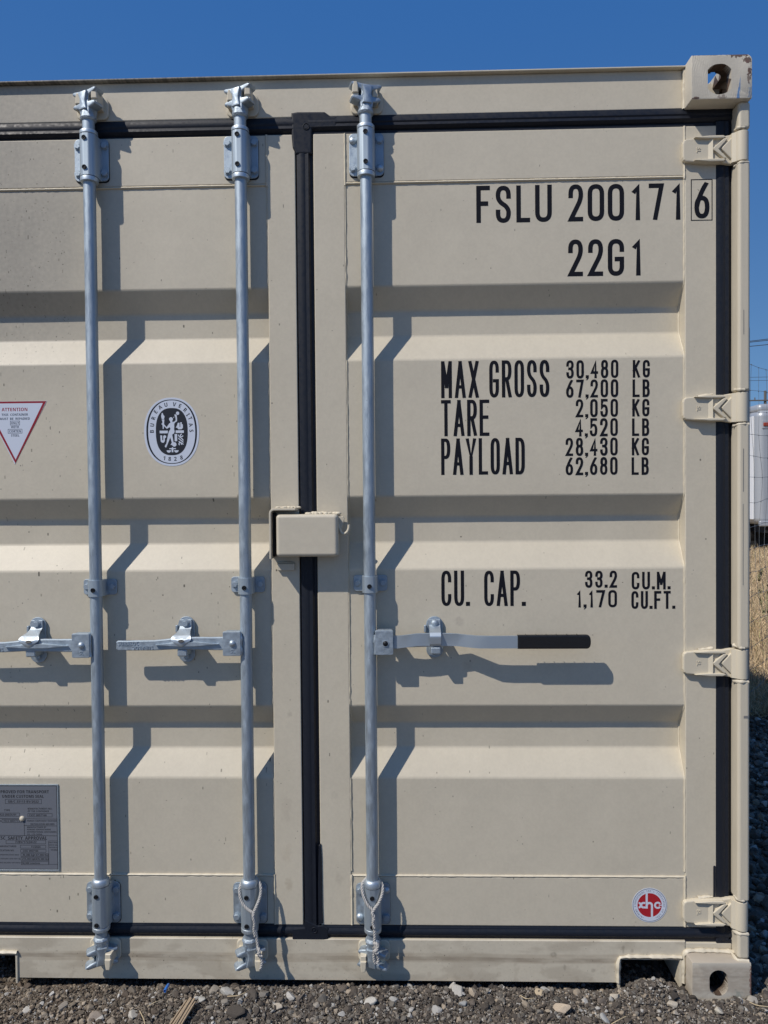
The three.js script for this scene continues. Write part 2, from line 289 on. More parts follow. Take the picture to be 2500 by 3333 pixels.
/* door sill with two lifting notches near the castings, mud lines drawn along it */
const sillMat = paintMap(2.12, 0.13, -2.28, 0.018, 2048, 128, (c, x, y) => {
  const wob = 0.006 * fbm(x * 3, 2, 3), k = 0.6 + 0.9 * fbm(x * 14, y * 60, 4, 3);
  const b1 = smooth(0.108, 0.104, y + wob) * smooth(0.078, 0.082, y + wob) * smooth(-2.3, -1.9, x);
  tint(c, 0.5 * b1 * k, 0.3, 0.235, 0.165);
  const b2 = smooth(0.094, 0.092, y + wob + x * 0.004) * smooth(0.08, 0.0825, y + wob + x * 0.004) * smooth(0.15, -0.05, fbm(x * 1.6, 9, 2)); tint(c, 0.6 * b2 * k, 0.22, 0.18, 0.135);
  tint(c, 0.36 * smooth(0.45, 0.7, 0.5 + fbm(x * 7, y * 18, 4, 8)), 0.33, 0.28, 0.21);
  tint(c, 0.3 * smooth(0.1, 0.35, fbm(x * 40, y * 40, 3, 18)) * smooth(0.13, 0.06, y), 0.36, 0.3, 0.22);
  for (const [cx, cy, rx, ry] of [[-0.335, 0.125, 0.006, 0.014], [-0.31, 0.117, 0.006, 0.008], [-0.5, 0.066, 0.006, 0.012], [-0.53, 0.105, 0.012, 0.01], [-0.42, 0.06, 0.01, 0.008], [-0.75, 0.06, 0.02, 0.02], [-1.43, 0.07, 0.03, 0.028]]) scuff(c, x, y, cx, cy, rx, ry, 0.6, cx < -0.7 ? [0.55, 0.5, 0.4] : [0.2, 0.17, 0.13]);
}, d => specks(d, 2048, 128, 420, null, 0.5, 4));
{
  const s = new THREE.Shape(), r = 0.012, yb = 0.0255, yn = 0.094, N = [[-0.344, -0.178], [-2.26, -2.079]];
  const P = [[-2.277, yb]];
  for (const [a, b] of [N[1], N[0]]) { P.push([a, yb]); for (let k = 0; k <= 4; k++) { const t = Math.PI - k * Math.PI / 8; P.push([a + r + r * Math.cos(t), yn - r + r * Math.sin(t)]); } for (let k = 0; k <= 4; k++) { const t = Math.PI / 2 - k * Math.PI / 8; P.push([b - r + r * Math.cos(t), yn - r + r * Math.sin(t)]); } P.push([b, yb]); }
  P.push([-0.1605, yb], [-0.1605, 0.146], [-2.277, 0.146]);
  part('door_sill', rectUV(merge([plate(P, -0.085, -0.052, 0.002, 1)]), -2.28, 0.018, 2.12, 0.13), sillMat, box20, 'door sill smeared with brown mud lines');
  for (const [a, b] of N) {
    part('notch_liner', [span(a - 0.006, b + 0.006, yn, yn + 0.006, -0.33, -0.049), span(a - 0.007, a - 0.0005, 0.012, yn, -0.33, -0.048), span(b + 0.0005, b + 0.007, 0.012, yn, -0.33, -0.048)], paint, box20);
    part('weld_bead', [bead([V3(a - 0.006, 0.03, -0.049), V3(a - 0.006, yn - 0.01, -0.049), V3(a - 0.002, yn + 0.006, -0.049), V3(a + 0.02, yn + 0.009, -0.049), V3(b - 0.01, yn + 0.009, -0.049), V3(b + 0.006, yn + 0.008, -0.049)], 0.006, 0.3)], weldPaint, box20);
  }
  part('weld_bead', [bead([V3(-0.167, 0.03, -0.05), V3(-0.166, 0.11, -0.05), V3(-0.155, 0.122, -0.049), V3(-0.09, 0.122, -0.049), V3(-0.02, 0.121, -0.045)], 0.0065, 0.35)], weldPaint, box20);
  part('weld_bead', [bead([V3(-0.036, 0.12, -0.04), V3(-0.034, 0.1185, -0.012), V3(-0.004, 0.1185, -0.008)], 0.005)], weldPaint, box20);
  part('sill_end', [span(-0.1602, -0.031, 0.119, 0.1405, -0.11, -0.0545, 0.002)], paint, box20); part('sill_end', [span(-2.407, -2.2778, 0.119, 0.1405, -0.11, -0.0545, 0.002)], paint, box20);
  part('sill_box', [span(-2.277, -0.1605, 0.1, 0.15, -0.2, -0.087)], paint, box20);
  part('understructure', [span(-2.05, -0.4, 0.05, 0.1, -0.42, -0.38), span(-2.05, -0.37, 0.05, 0.1, -0.9, -0.84)], paint, box20);
}
/* corner posts with the hinge column cut for the hinges */
const HY = [2.357, 1.647, 0.938, 0.235];
for (const sd of [0, 1]) {
  const mx = x => sd ? -2.438 - x : x;
  const post = [[-0.052, -0.16], [-0.052, -0.094], [-0.03, -0.094], [-0.0135, -0.05], [-0.002, -0.05], [-0.002, -0.16]];
  part('corner_post', prism(post, 0.116, 2.475, (a, b, s) => V3(mx(a), s, b), 0.3), paint, box20);
  const cuts = [2.474, ...HY.flatMap(y => [y + 0.0425, y - 0.0425]), 0.117];
  for (let i = 0; i < cuts.length; i += 2) {
    const y1 = cuts[i], y0 = cuts[i + 1];
    const g = [box(0.033, y1 - y0, 0.052, mx(-0.0135), (y0 + y1) / 2, -0.041, 0.009, 3)];
    if (i) g.push(bead([V3(mx(-0.031), y1 - 0.007, -0.04), V3(mx(-0.026), y1 - 0.005, -0.019), V3(mx(-0.012), y1 - 0.004, -0.0165), V3(mx(-0.001), y1 - 0.005, -0.019)], 0.0042, 0.8));
    if (i < cuts.length - 2) g.push(bead([V3(mx(-0.031), y0 + 0.007, -0.04), V3(mx(-0.026), y0 + 0.005, -0.019), V3(mx(-0.012), y0 + 0.004, -0.0165)], 0.004, 0.8));
    part('hinge_column', g, paint, box20);
  }
  /* grazes on the column */
}
{ // bare, scraped strips on the right hinge column
  const graze = new THREE.MeshStandardMaterial({ color: new THREE.Color(0.2, 0.195, 0.19), roughness: 0.7 });
  for (const [v0, v1, u, w] of [[1008, 1088, 2421, 0.0016], [1460, 1600, 2420, 0.002], [1640, 1905, 2419, 0.0015], [2330, 2338, 2428, 0.012]]) {
    const a = at(u, v0, -0.0145), b = at(u, v1, -0.0145), P = [], n = 12;
    for (let i = 0; i <= n; i++) P.push([a.x + w * 0.5 + w * 0.4 * noise(i, u), a.y + (b.y - a.y) * i / n]);
    for (let i = n; i >= 0; i--) P.push([a.x - w * 0.5 + w * 0.4 * noise(i, v0), a.y + (b.y - a.y) * i / n]);
    part('scrape', [plate(P, -0.0148, -0.0145, 0)], graze, box20);
  }
}

/* doors */
const panelY = (() => { // pressed profile of the door sheet, top to bottom: [y, z]
  const k = [[2.30, ZP]];
  for (const t of [2.0025, 1.4105, 0.8145]) k.push([t, ZP], [t - 0.06, ZR], [t - 0.1325, ZR], [t - 0.207, ZP]);
  k.push([0.318, ZP]); return k;
})();
function panelZ(y) { for (let i = 0; i < panelY.length - 1; i++) { const [a, za] = panelY[i], [b, zb] = panelY[i + 1]; if (y <= a && y >= b) return za + (zb - za) * (a - y) / (a - b); } return ZP; }
const wave = (x, y) => 0.0008 * noise(x * 3.1, y * 2.3, 5) + 0.0003 * noise(x * 9, y * 7, 8);
function sheet(x0, x1) {
  const ys = [2.30];
  for (let i = 1; i < panelY.length; i++) {
    const y0 = panelY[i - 1][0], y1 = panelY[i][0], n = Math.max(1, Math.round((y0 - y1) / 0.045)), r = 0.0045;
    for (let k = 1; k < n; k++) { const y = y0 + (y1 - y0) * k / n; if (y0 - y > r * 1.5 && y - y1 > r * 1.5) ys.push(y); }
    if (i < panelY.length - 1) ys.push(y1 + r, y1 + r * 0.4, y1 - r * 0.4, y1 - r); else ys.push(y1);
  }
  const nx = 44, P = [], I = [], f = y => (panelZ(y - 0.0032) + panelZ(y + 0.0032) + panelZ(y)) / 3;
  for (const y of ys) for (let i = 0; i <= nx; i++) { const x = x0 + (x1 - x0) * i / nx; P.push(x, y, f(y) + wave(x, y)); }
  for (let j = 0; j < ys.length - 1; j++) for (let i = 0; i < nx; i++) { const a = j * (nx + 1) + i, b = a + nx + 1; I.push(a, b, a + 1, a + 1, b, b + 1); }
  const g = new THREE.BufferGeometry(); g.setAttribute('position', new THREE.Float32BufferAttribute(P, 3)); g.setIndex(I); g.computeVertexNormals(); return g;
}
const dirtStreak = (u, v) => 0.35 + 0.65 * (fbm(u * 6, v * 5, 3, 4) > 0.05 ? 1 : 0);
const leftMat = paintMap(1.2, 2.26, -2.44, 0.18, 640, 1280, (c, x, y) => { greying(c, x, y); scuff(c, x, y, -1.29, 0.39, 0.02, 0.03, 0.25, [0.4, 0.32, 0.22]); scuff(c, x, y, -1.285, 0.3, 0.016, 0.03, 0.4, [0.35, 0.28, 0.19]); scuff(c, x, y, -1.29, 0.52, 0.02, 0.05, 0.3, [0.38, 0.33, 0.26]); scuff(c, x, y, -1.275, 0.79, 0.012, 0.012, 0.35); },
  d => { specks(d, 640, 1280, 900, (u, v) => u < 0.45 ? 1 : 0.3, 0.55, 7); specks(d, 640, 1280, 2600, (u, v) => v > 0.7 && u < 0.45 ? 0.9 : 0.03, 0.45, 2); });
const rightMat = paintMap(1.2, 2.26, -1.2, 0.18, 640, 1280, (c, x, y) => { scuff(c, x, y, -0.79, 1.055, 0.02, 0.014, 0.35, [0.3, 0.26, 0.22]); scuff(c, x, y, -0.77, 0.93, 0.02, 0.02, 0.22, [0.4, 0.3, 0.2]); scuff(c, x, y, -1.14, 0.32, 0.015, 0.02, 0.25); scuff(c, x, y, -1.15, 0.56, 0.014, 0.02, 0.22, [0.36, 0.33, 0.27]); scuff(c, x, y, -1.03, 1.4, 0.008, 0.004, 0.7, [0.22, 0.12, 0.06]); },
  d => specks(d, 640, 1280, 170, null, 0.5, 5));
const doors = [];
for (const [sd, mat, ux, sx] of [[0, rightMat, -1.2, [-1.193, -1.1045, -0.1585, -0.0705]], [1, leftMat, -2.44, [-2.3675, -2.2795, -1.3235, -1.2435]]]) {
  const d = group('door', box20, 0, 0, 0, sd ? 'left door with a darker grey upper corner' : 'right door with large black lettering'); doors.push(d);
  const U = g => rectUV(merge([g]), ux, 0.18, 1.2, 2.26);
  part('panel', U(sheet(sx[1] - 0.002, sx[2] + 0.002)), mat, d);
  part('stile', U(span(sx[0], sx[1], 0.183, 2.43, -0.105, ZD, 0.003, 2)), mat, d);
  part('stile', U(span(sx[2], sx[3], 0.183, 2.43, -0.105, ZD, 0.003, 2)), mat, d);
  part('top_rail', U(span(sx[1] + 0.0005, sx[2] - 0.0005, 2.294, 2.43, -0.105, ZP + 0.0022, 0.003, 2)), mat, d);
  part('bottom_rail', U(span(sx[1] + 0.0005, sx[2] - 0.0005, 0.183, 0.3235, -0.105, ZP + 0.0022, 0.003, 2)), mat, d);
  const z = ZP + 0.001;
  for (const y of [2.2905, 0.3265]) part('weld_bead', [bead([V3(sx[1], y, z), V3((sx[1] + sx[2]) / 2, y, z), V3(sx[2], y, z)], 0.0034, 0.18)], weldPaint, d);
  for (const x of [sx[1] + 0.001, sx[2] - 0.001]) {
    part('weld_bead', [bead([V3(x, 2.43, z + 0.001), V3(x, 2.36, z + 0.001), V3(x, 2.285, z + 0.001)], 0.0036, 0.25)], weldPaint, d);
    part('weld_bead', [bead([V3(x, 0.185, z + 0.001), V3(x, 0.26, z + 0.001), V3(x, 0.33, z + 0.001)], 0.004, 0.25)], weldPaint, d);
    const pts = []; for (let y = 2.285; y > 0.33; y -= 0.012) pts.push(V3(x, y, panelZ(y) + 0.0005)); part('weld_bead', [bead(pts, 0.0026, 0.3)], weldPaint, d);
  }
}
/* rubber gaskets: ridged strips between doors and frame */
const gasH = [[0, -0.03], [0, 0.0], [0.008, 0.004], [0.018, 0.0045], [0.022, 0.0025], [0.03, 0.0045], [0.035, 0.001], [0.039, -0.007], [0.0435, -0.0075], [0.0445, -0.003], [0.05, -0.002], [0.05, -0.03]];
const gasLow = [[0, -0.03], [0, -0.001], [0.006, 0.0005], [0.007, -0.001], [0.012, 0.003], [0.02, 0.0045], [0.025, 0.0035], [0.03, -0.002], [0.04, -0.004], [0.045, -0.003], [0.045, -0.03]];
const gasV = [[0, -0.03], [0, 0.0], [0.009, 0.003], [0.02, 0.0035], [0.024, 0.002], [0.033, 0.0035], [0.038, -0.004], [0.045, -0.006], [0.0465, -0.03]];
const gask = group('door_gasket', box20, 0, 0, 0, 'black ridged rubber door gasket');
const hz = (prof, x0, x1, y, k = 1, dz = 0) => prism(prof.map(p => [p[0] * k, p[1]]), x0, x1, (a, b, s) => V3(s, y - a + 0.0012 * noise(s * 2.1, y * 5, 2), ZD + b + dz), 0.5, 40);
const vt = (prof, x, y0, y1, k = 1, dz = 0) => prism(prof.map(p => [p[0] * k, p[1]]), y0, y1, (a, b, s) => V3(x + a + 0.001 * noise(s * 1.7, x * 9, 6), s, ZD + b + dz), 0.5, 40);
part('strip', [hz(gasH, -1.205, -0.026, 2.479)], rubber, gask);
part('strip', [hz(gasH, -2.41, -1.246, 2.4765, 1.05)], rubber, gask);
part('strip', [vt(gasV, -1.2395, 0.16, 2.44)], rubber, gask);
part('strip', [vt(gasV, -0.0735, 0.146, 2.44, 1.02)], rubber, gask);
part('strip', [vt(gasV, -2.411, 0.146, 2.44, 1.02)], rubber, gask);
part('strip', [hz(gasLow, -1.196, -0.0275, 0.183)], rubber, gask);
part('strip', [hz(gasLow, -2.41, -1.241, 0.1865, 1.08)], rubber, gask);
{ // moulded corner where the middle gasket meets the head, and the lower lip
  const q = (u, v) => { const p = at(900 + u / 6.636, 320 + v / 6.636, -0.05); return [p.x, p.y]; };
  part('corner_piece', [plate([q(312, 298), q(440, 273), q(1035, 270), q(1160, 358), q(1300, 368), q(1300, 620), q(770, 640), q(760, 1190), q(412, 1190), q(340, 1050), q(318, 800)], -0.072, -0.0528, 0.0055, 3)], rubber, gask);
  const c = at(996, 409, -0.048); part('stud', [new THREE.TorusGeometry(0.0085, 0.0012, 8, 24).translate(c.x, c.y, -0.052), cyl(0.006, 0.002, 'z', c.x, c.y, -0.0524, 20)], rubber, gask);
  const l = (u, v) => { const p = at(960 + u / 4.81, 2640 + v / 4.81, -0.052); return [p.x, p.y]; };
  part('lip', [plate([l(372, 540), l(405, 520), l(418, 700), l(430, 1500), l(440, 1760), l(370, 1790), l(362, 1200)], -0.062, -0.053, 0.0015)], rubber, gask);
  part('corner_piece', [plate([l(150, 1700), l(360, 1800), l(440, 1790), l(520, 1840), l(520, 2010), l(380, 2040), l(360, 2065), l(-40, 2060), l(-40, 1850), l(150, 1830)], -0.065, -0.0522, 0.0025, 2)], rubber, gask);
  const m = at(960 + 303 / 4.81, 2640 + 1868 / 4.81, -0.05); part('stud', [new THREE.TorusGeometry(0.0078, 0.0011, 8, 24).translate(m.x, m.y, -0.0512), box(0.011, 0.0016, 0.0016, 0, 0, 0).rotateZ(0.8).translate(m.x, m.y, -0.0512), box(0.011, 0.0016, 0.0016, 0, 0, 0.0002).rotateZ(-0.8).translate(m.x, m.y, -0.0512)], rubber, gask);
  part('lip', [span(-0.081, -0.0745, 0.2, 0.36, -0.062, -0.054, 0.002), span(-0.073, -0.0275, 0.137, 0.15, -0.07, -0.055, 0.002)], rubber, gask);
}

/* fasteners */
const hexG = merge([cyl(0.0098, 0.0065, 'z', 0, 0, 0.0035, 6).rotateZ(0.3), cyl(0.0088, 0.0015, 'z', 0, 0, 0.0073, 6, 0.0078).rotateZ(0.3), cyl(0.0115, 0.0016, 'z', 0, 0, 0.0008, 24)]);
const domeG = merge([new THREE.SphereGeometry(0.0108, 24, 12, 0, Math.PI * 2, 0, Math.PI / 2).rotateX(Math.PI / 2).scale(1, 1, 0.8)]);
const screwG = merge([cyl(0.0062, 0.003, 'z', 0, 0, 0.001, 20), new THREE.TorusGeometry(0.0052, 0.0014, 6, 20).translate(0, 0, 0.0024), box(0.008, 0.0014, 0.0012, 0, 0, 0.0032)]);
function fast(name, g, m, par, x, y, z, rot = rr(0, 6), s = 1) { const b = part(name, g, m, par); b.position.set(x, y, z); b.rotation.z = rot; b.scale.setScalar(s); return b; }

/* locking bars */
const RX = [-1.816, -1.3914, -1.0429], RZ = -0.0255;
const tubeG = merge([cyl(0.0168, 2.33, 'y', 0, 1.31, 0, 40)]);
{ const uv = tubeG.attributes.uv, p = tubeG.attributes.position; for (let i = 0; i < uv.count; i++) uv.setXY(i, uv.getX(i) * 0.12, p.getY(i) * 0.35); }
const collar = (y0, y1, cham) => lathe([[0.0166, y0], [0.0236, y0], [0.0242, y0 + 0.0015], [0.0242, y1 - cham], [0.0242 - Math.min(0.006, cham), y1], [0.0166, y1]], 36).translate(0, 0, 0);
function camGeo(flip, turn) { // forked end casting; drawn pointing up
  const H = [];
  const prof = [[-0.0165, -0.004], [-0.0185, 0.010], [-0.033, 0.014], [-0.041, 0.0165], [-0.0425, 0.022], [-0.036, 0.0265], [-0.0165, 0.0275], [-0.0145, 0.036], [-0.0165, 0.0435], [-0.03, 0.0475], [-0.0425, 0.054], [-0.0445, 0.0595], [-0.038, 0.0625], [-0.012, 0.0595], [0.012, 0.0595], [0.036, 0.0625], [0.0445, 0.059], [0.0415, 0.053], [0.03, 0.0475], [0.0165, 0.0435], [0.0145, 0.036], [0.0165, 0.0275], [0.035, 0.0265], [0.041, 0.021], [0.0395, 0.016], [0.031, 0.013], [0.0185, 0.010], [0.0165, -0.004]];
  const g = plate(prof, -0.017, 0.016, 0.004, 3);
  H.push(g, lathe([[0.0168, -0.02], [0.0205, -0.018], [0.0225, -0.013], [0.0205, -0.007], [0.0195, 0.004], [0.012, 0.018], [0.001, 0.02]], 30));
  H.push(plate([[-0.013, 0.006], [0.013, 0.006], [0.0095, 0.03], [0.015, 0.055], [-0.015, 0.055], [-0.0095, 0.03]], 0.01, 0.023, 0.004, 2));
  const m = merge(H); m.rotateY(turn); if (flip) { m.rotateZ(Math.PI); m.rotateY(0); } return BGU.toCreasedNormals(plain(m), 0.7);
}
const lugShape = up => [[-0.0085, 0], [0.0085, 0], [0.0078, 0.018], [0.0052, 0.03], [-0.0052, 0.03], [-0.0078, 0.018]].map(p => [p[0], up ? p[1] : -p[1]]);
RX.forEach((X, i) => {
  const b = group('lock_bar', box20, X, 0, RZ), turn = i < 2 ? -0.42 : 0.3, kl = i < 2 ? 1 : -1;
  part('tube', tubeG, zinc, b);
  for (const a of [[2.4225, 2.434, 0.002], [2.2925, 2.3055, 0.0015], [0.3145, 0.334, 0.0055], [0.1865, 0.198, 0.0015]]) part('collar', [collar(...a)], zincBright, b);
  const c1 = part('cam', camGeo(false, turn), zinc, b); c1.position.y = 2.4815;
  const c2 = part('cam', camGeo(true, turn), zinc, b); c2.position.y = 0.1475;
  // keepers welded to header and sill: back plate with two lugs that pass through the forks
  for (const up of [true, false]) {
    const y = up ? 2.5105 : 0.1155, k = group('cam_keeper', box20, X, y, 0), zb = up ? ZD : -0.052, sg = up ? 1 : -1;
    part('back_plate', [plate(roundRect(-0.043, 0.047, up ? -0.032 : -0.03, up ? 0.03 : 0.034, 0.016), zb, zb + 0.008, 0.003, 2)], weldPaint, k);
    for (const s of [-1, 1]) {
      const near = s === kl, z1 = near ? 0.001 : -0.019;
      const g = plate(lugShape(up).map(p => [p[0] * (near ? 1 : 0.95), p[1]]), zb + 0.004, z1, 0.0025, 2);
      const l = part('lug', [g, plate([[-0.0085, -sg * 0.014], [0.0085, -sg * 0.014], [0.0085, sg * 0.003], [-0.0085, sg * 0.003]], zb + 0.004, z1 - 0.004, 0.002, 1)], weldPaint, k);
      l.position.set(s * 0.0265, sg * (near ? 0.002 : -0.002), 0);
    }
  }
  // bearing brackets top and bottom
  for (const [yc, up] of [[2.367, true], [0.2495, false]]) {
    const k = group('bearing_bracket', box20, X, yc, 0), ox = i < 2 ? -0.004 : 0;
    part('backing_pad', [plate(roundRect(ox - 0.048, ox + 0.049, -0.062, 0.0565, 0.012), -0.0605, -0.0565, 0.0006)], rubber, k);
    part('plate', [plate(roundRect(ox - 0.0485, ox + 0.0485, -0.059, 0.059, 0.013), -0.0562, -0.0515, 0.0012, 2)], zinc, k);
    const arc = []; for (let a = 0; a <= 14; a++) { const t = Math.PI * a / 14; arc.push([0.0238 * Math.cos(t), RZ + 0.0238 * Math.sin(t)]); }
    const sl = [[0.0275, -0.053], [0.0245, -0.046], ...arc, [-0.0245, -0.046], [-0.0275, -0.053]];
    const s0 = up ? 2.3068 : 0.1992, s1 = up ? 2.4212 : 0.3132;
    part('sleeve', prism(sl, s0 - yc, s1 - yc, (a, bb, s) => V3(a, s, bb), 0.5), zinc, k);
    for (const sx of [-1, 1]) for (const sy of [-1, 1]) {
      const dome = i === 2 && ((up && sx * sy < 0) || (!up && (sx < 0 ? sy < 0 : sy > 0)));
      fast('bolt', dome ? domeG : hexG, dome ? zincBright : zinc, k, ox + sx * 0.0378, sy * 0.0385, -0.0516);
    }
    for (const sy of [-1, 1]) fast('screw', screwG, screwBlack, k, i === 2 ? 0 : -0.004, sy * 0.0405 + (up ? 0.0 : 0.001), RZ + 0.0228);
  }
  // middle guide
  const g = group('rod_guide', box20, X, [1.159, 1.1635, 1.1655][i], 0);
  part('plate', [plate(roundRect(-0.0475, 0.0485, -0.0225, 0.0225, 0.009), -0.0588, -0.0535, 0.0012, 2)], zinc, g);
  const arc = []; for (let a = 0; a <= 14; a++) { const t = Math.PI * a / 14; arc.push([0.0212 * Math.cos(t), RZ + 0.0212 * Math.sin(t)]); }
  part('strap', prism([[0.0225, -0.055], ...arc, [-0.0225, -0.055]], -0.0225, 0.0225, (a, bb, s) => V3(a, s, bb), 0.5), zinc, g);
  for (const sx of [-1, 1]) fast('bolt', hexG, zinc, g, sx * 0.0365, 0.001, -0.0536, 0.2, 0.95);
  fast('screw', screwG, screwBlack, g, 0, -0.004, RZ + 0.0202, 0.7);
});

/* ---------- stroke lettering ---------- */
const GL = {
  F: 'M0 0 L0 1 L1 1|M0 .52 L.8 .52', S: 'M1 .74 L1 .78 Q1 1 .5 1 Q0 1 0 .77 Q0 .6 .5 .5 Q1 .4 1 .23 Q1 0 .5 0 Q0 0 0 .22 L0 .27', L: 'M0 1 L0 0 L1 0', U: 'M0 1 L0 .23 Q0 0 .5 0 Q1 0 1 .23 L1 1',
  2: 'M0 .72 L0 .77 Q0 1 .5 1 Q1 1 1 .75 Q1 .64 .82 .5 L.03 0 L1 0', 0: 'M.5 1 Q0 1 0 .77 L0 .23 Q0 0 .5 0 Q1 0 1 .23 L1 .77 Q1 1 .5 1', 1: 'M0 .84 L1 1 L1 0', 7: 'M0 1 L1 1 L.42 0', 6: 'M.86 1 Q.2 .62 .03 .32|M.5 .57 Q0 .57 0 .285 Q0 0 .5 0 Q1 0 1 .285 Q1 .57 .5 .57',
  G: 'M1 .74 L1 .78 Q1 1 .5 1 Q0 1 0 .77 L0 .23 Q0 0 .5 0 Q1 0 1 .23 L1 .45 L.58 .45', M: 'M0 0 L0 1|M.03 1 L.5 .3|M.97 1 L.5 .3|M1 0 L1 1', A: 'M0 0 L.5 1|M1 0 L.5 1|M.2 .28 L.8 .28', X: 'M0 0 L1 1|M0 1 L1 0', R: 'M0 0 L0 1 L.5 1 Q1 1 1 .75 Q1 .5 .5 .5 L0 .5|M.5 .5 L1 0',
  O: 'M.5 1 Q0 1 0 .77 L0 .23 Q0 0 .5 0 Q1 0 1 .23 L1 .77 Q1 1 .5 1', T: 'M.5 0 L.5 1|M0 1 L1 1', E: 'M1 0 L0 0 L0 1 L1 1|M0 .52 L.85 .52', P: 'M0 0 L0 1 L.5 1 Q1 1 1 .74 Q1 .48 .5 .48 L0 .48', Y: 'M0 1 L.5 .46 L1 1|M.5 .46 L.5 0', D: 'M0 0 L0 1 L.45 1 Q1 1 1 .73 L1 .27 Q1 0 .45 0 Z',
  3: 'M0 .76 Q0 1 .5 1 Q1 1 1 .77 Q1 .54 .4 .54|M.4 .54 Q1 .54 1 .26 Q1 0 .5 0 Q0 0 0 .24', 8: 'M.5 1 Q.06 1 .06 .77 Q.06 .55 .5 .55 Q.94 .55 .94 .77 Q.94 1 .5 1|M.5 .55 Q0 .55 0 .27 Q0 0 .5 0 Q1 0 1 .27 Q1 .55 .5 .55', 4: 'M.74 0 L.74 1 L0 .28 L1 .28', 5: 'M.94 1 L.1 1 L.05 .56 Q.2 .65 .5 .65 Q1 .65 1 .32 Q1 0 .5 0 Q0 0 0 .22',
  K: 'M0 0 L0 1|M1 1 L0 .42|M.3 .6 L1 0', B: 'M0 0 L0 1 L.5 1 Q.94 1 .94 .76 Q.94 .53 .5 .53 L0 .53|M.5 .53 Q1 .53 1 .27 Q1 0 .5 0 L0 0', C: 'M1 .74 L1 .77 Q1 1 .5 1 Q0 1 0 .77 L0 .23 Q0 0 .5 0 Q1 0 1 .23 L1 .27',
};
const NARROW = { 1: 0.42, ',': 0.2, '.': 0.2, ' ': 0.5, M: 1.12, A: 1.12, X: 1.05, Y: 1.1, T: 1.0 };
function glyphStrokes(ch) {
  return GL[ch].split('|').map(s => {
    const t = s.match(/[MLQZ]|-?[\d.]+/g); const P = []; let i = 0, closed = false;
    while (i < t.length) { const c = t[i++]; if (c === 'Z') { closed = true; continue; } if (c === 'Q') { const [a, b, x, y] = [+t[i], +t[i + 1], +t[i + 2], +t[i + 3]]; i += 4; const [px, py] = P[P.length - 1]; for (let k = 1; k <= 7; k++) { const u = k / 7, w = 1 - u; P.push([w * w * px + 2 * w * u * a + u * u * x, w * w * py + 2 * w * u * b + u * u * y]); } } else { P.push([+t[i], +t[i + 1]]); i += 2; } }
    const a = P[0], b = P[P.length - 1]; if (closed) P.push([...a]); if (Math.hypot(a[0] - P[P.length - 1][0], a[1] - P[P.length - 1][1]) < 1e-6) closed = true; return { P, closed };
  });
}
/* flat painted strokes; zf(x, y) gives the surface they lie on */
function strokes(text, x0, x1, y0, y1, t, zf, gap = 0.34) {
  const h = y1 - y0, ws = [...text].map(c => (NARROW[c] ?? 1)), gaps = text.length - 1, unit = (x1 - x0) / (ws.reduce((a, b) => a + b, 0) + gap * gaps);
  const pos = [], idx = []; let x = x0, lay = 0;
  const quad = (a, b, c, d, dz) => { const n = pos.length / 3; for (const p of [a, b, c, d]) pos.push(p[0], p[1], zf(p[0], p[1]) + dz); idx.push(n, n + 1, n + 2, n, n + 2, n + 3); };
  [...text].forEach((c, k) => {
    const w = ws[k] * unit;
    if (c === '.' || c === ',') { const cx = x + w / 2, q = t * 0.62; quad([cx - q, y0], [cx + q, y0], [cx + q, y0 + 2 * q], [cx - q, y0 + 2 * q], 0.0004); if (c === ',') quad([cx + q * 0.1, y0 + 0.0002], [cx - q * 0.9, y0 - q * 1.1], [cx - q * 0.2, y0 - q * 1.2], [cx + q, y0 + 0.0002], 0.0005); }
    else if (c !== ' ') for (const { P, closed } of glyphStrokes(c)) {
      const Q = P.map(p => [x + t / 2 + p[0] * (w - t), y0 + t / 2 + p[1] * (h - t)]), n = Q.length, L = [], Rr = []; const dz = 0.00035 + 0.00016 * (lay++ % 3);
      for (let i = 0; i < n; i++) {
        const pv = i ? Q[i - 1] : closed ? Q[n - 2] : null, nx = i < n - 1 ? Q[i + 1] : closed ? Q[1] : null, q = Q[i];
        const dir = (a, b) => { const l = Math.hypot(b[0] - a[0], b[1] - a[1]) || 1; return [(b[0] - a[0]) / l, (b[1] - a[1]) / l]; };
        const d1 = pv ? dir(pv, q) : dir(q, nx), d2 = nx ? dir(q, nx) : d1; let m = [-(d1[1] + d2[1]), d1[0] + d2[0]]; const ml = Math.hypot(...m) || 1; m = [m[0] / ml, m[1] / ml];
        const cs = Math.max(0.42, m[0] * -d1[1] + m[1] * d1[0]); let o = t / 2 / cs; let ext = [0, 0];
        if (!pv) ext = [-d2[0] * t / 2, -d2[1] * t / 2]; if (!nx) ext = [d1[0] * t / 2, d1[1] * t / 2]; 
        const base = [q[0] + ext[0], q[1] + ext[1]];
        L.push([base[0] + m[0] * o, base[1] + m[1] * o]); Rr.push([base[0] - m[0] * o, base[1] - m[1] * o]);
      }
      const cl = p => [p[0], Math.min(y1, Math.max(y0, p[1]))];
      for (let i = 0; i < n - 1; i++) quad(cl(Rr[i]), cl(Rr[i + 1]), cl(L[i + 1]), cl(L[i]), dz);
    }
    x += w + gap * unit;
  });
  const g = new THREE.BufferGeometry(); g.setAttribute('position', new THREE.Float32BufferAttribute(pos, 3)); g.setIndex(idx); g.computeVertexNormals(); return boxUV(plain(g));
}
const onPanel = (x, y) => (y > 2.29 ? ZP + 0.0022 : panelZ(y) + wave(x, y));
const onPanelOrStile = (x, y) => (x > -0.1585 ? ZD : onPanel(x, y));
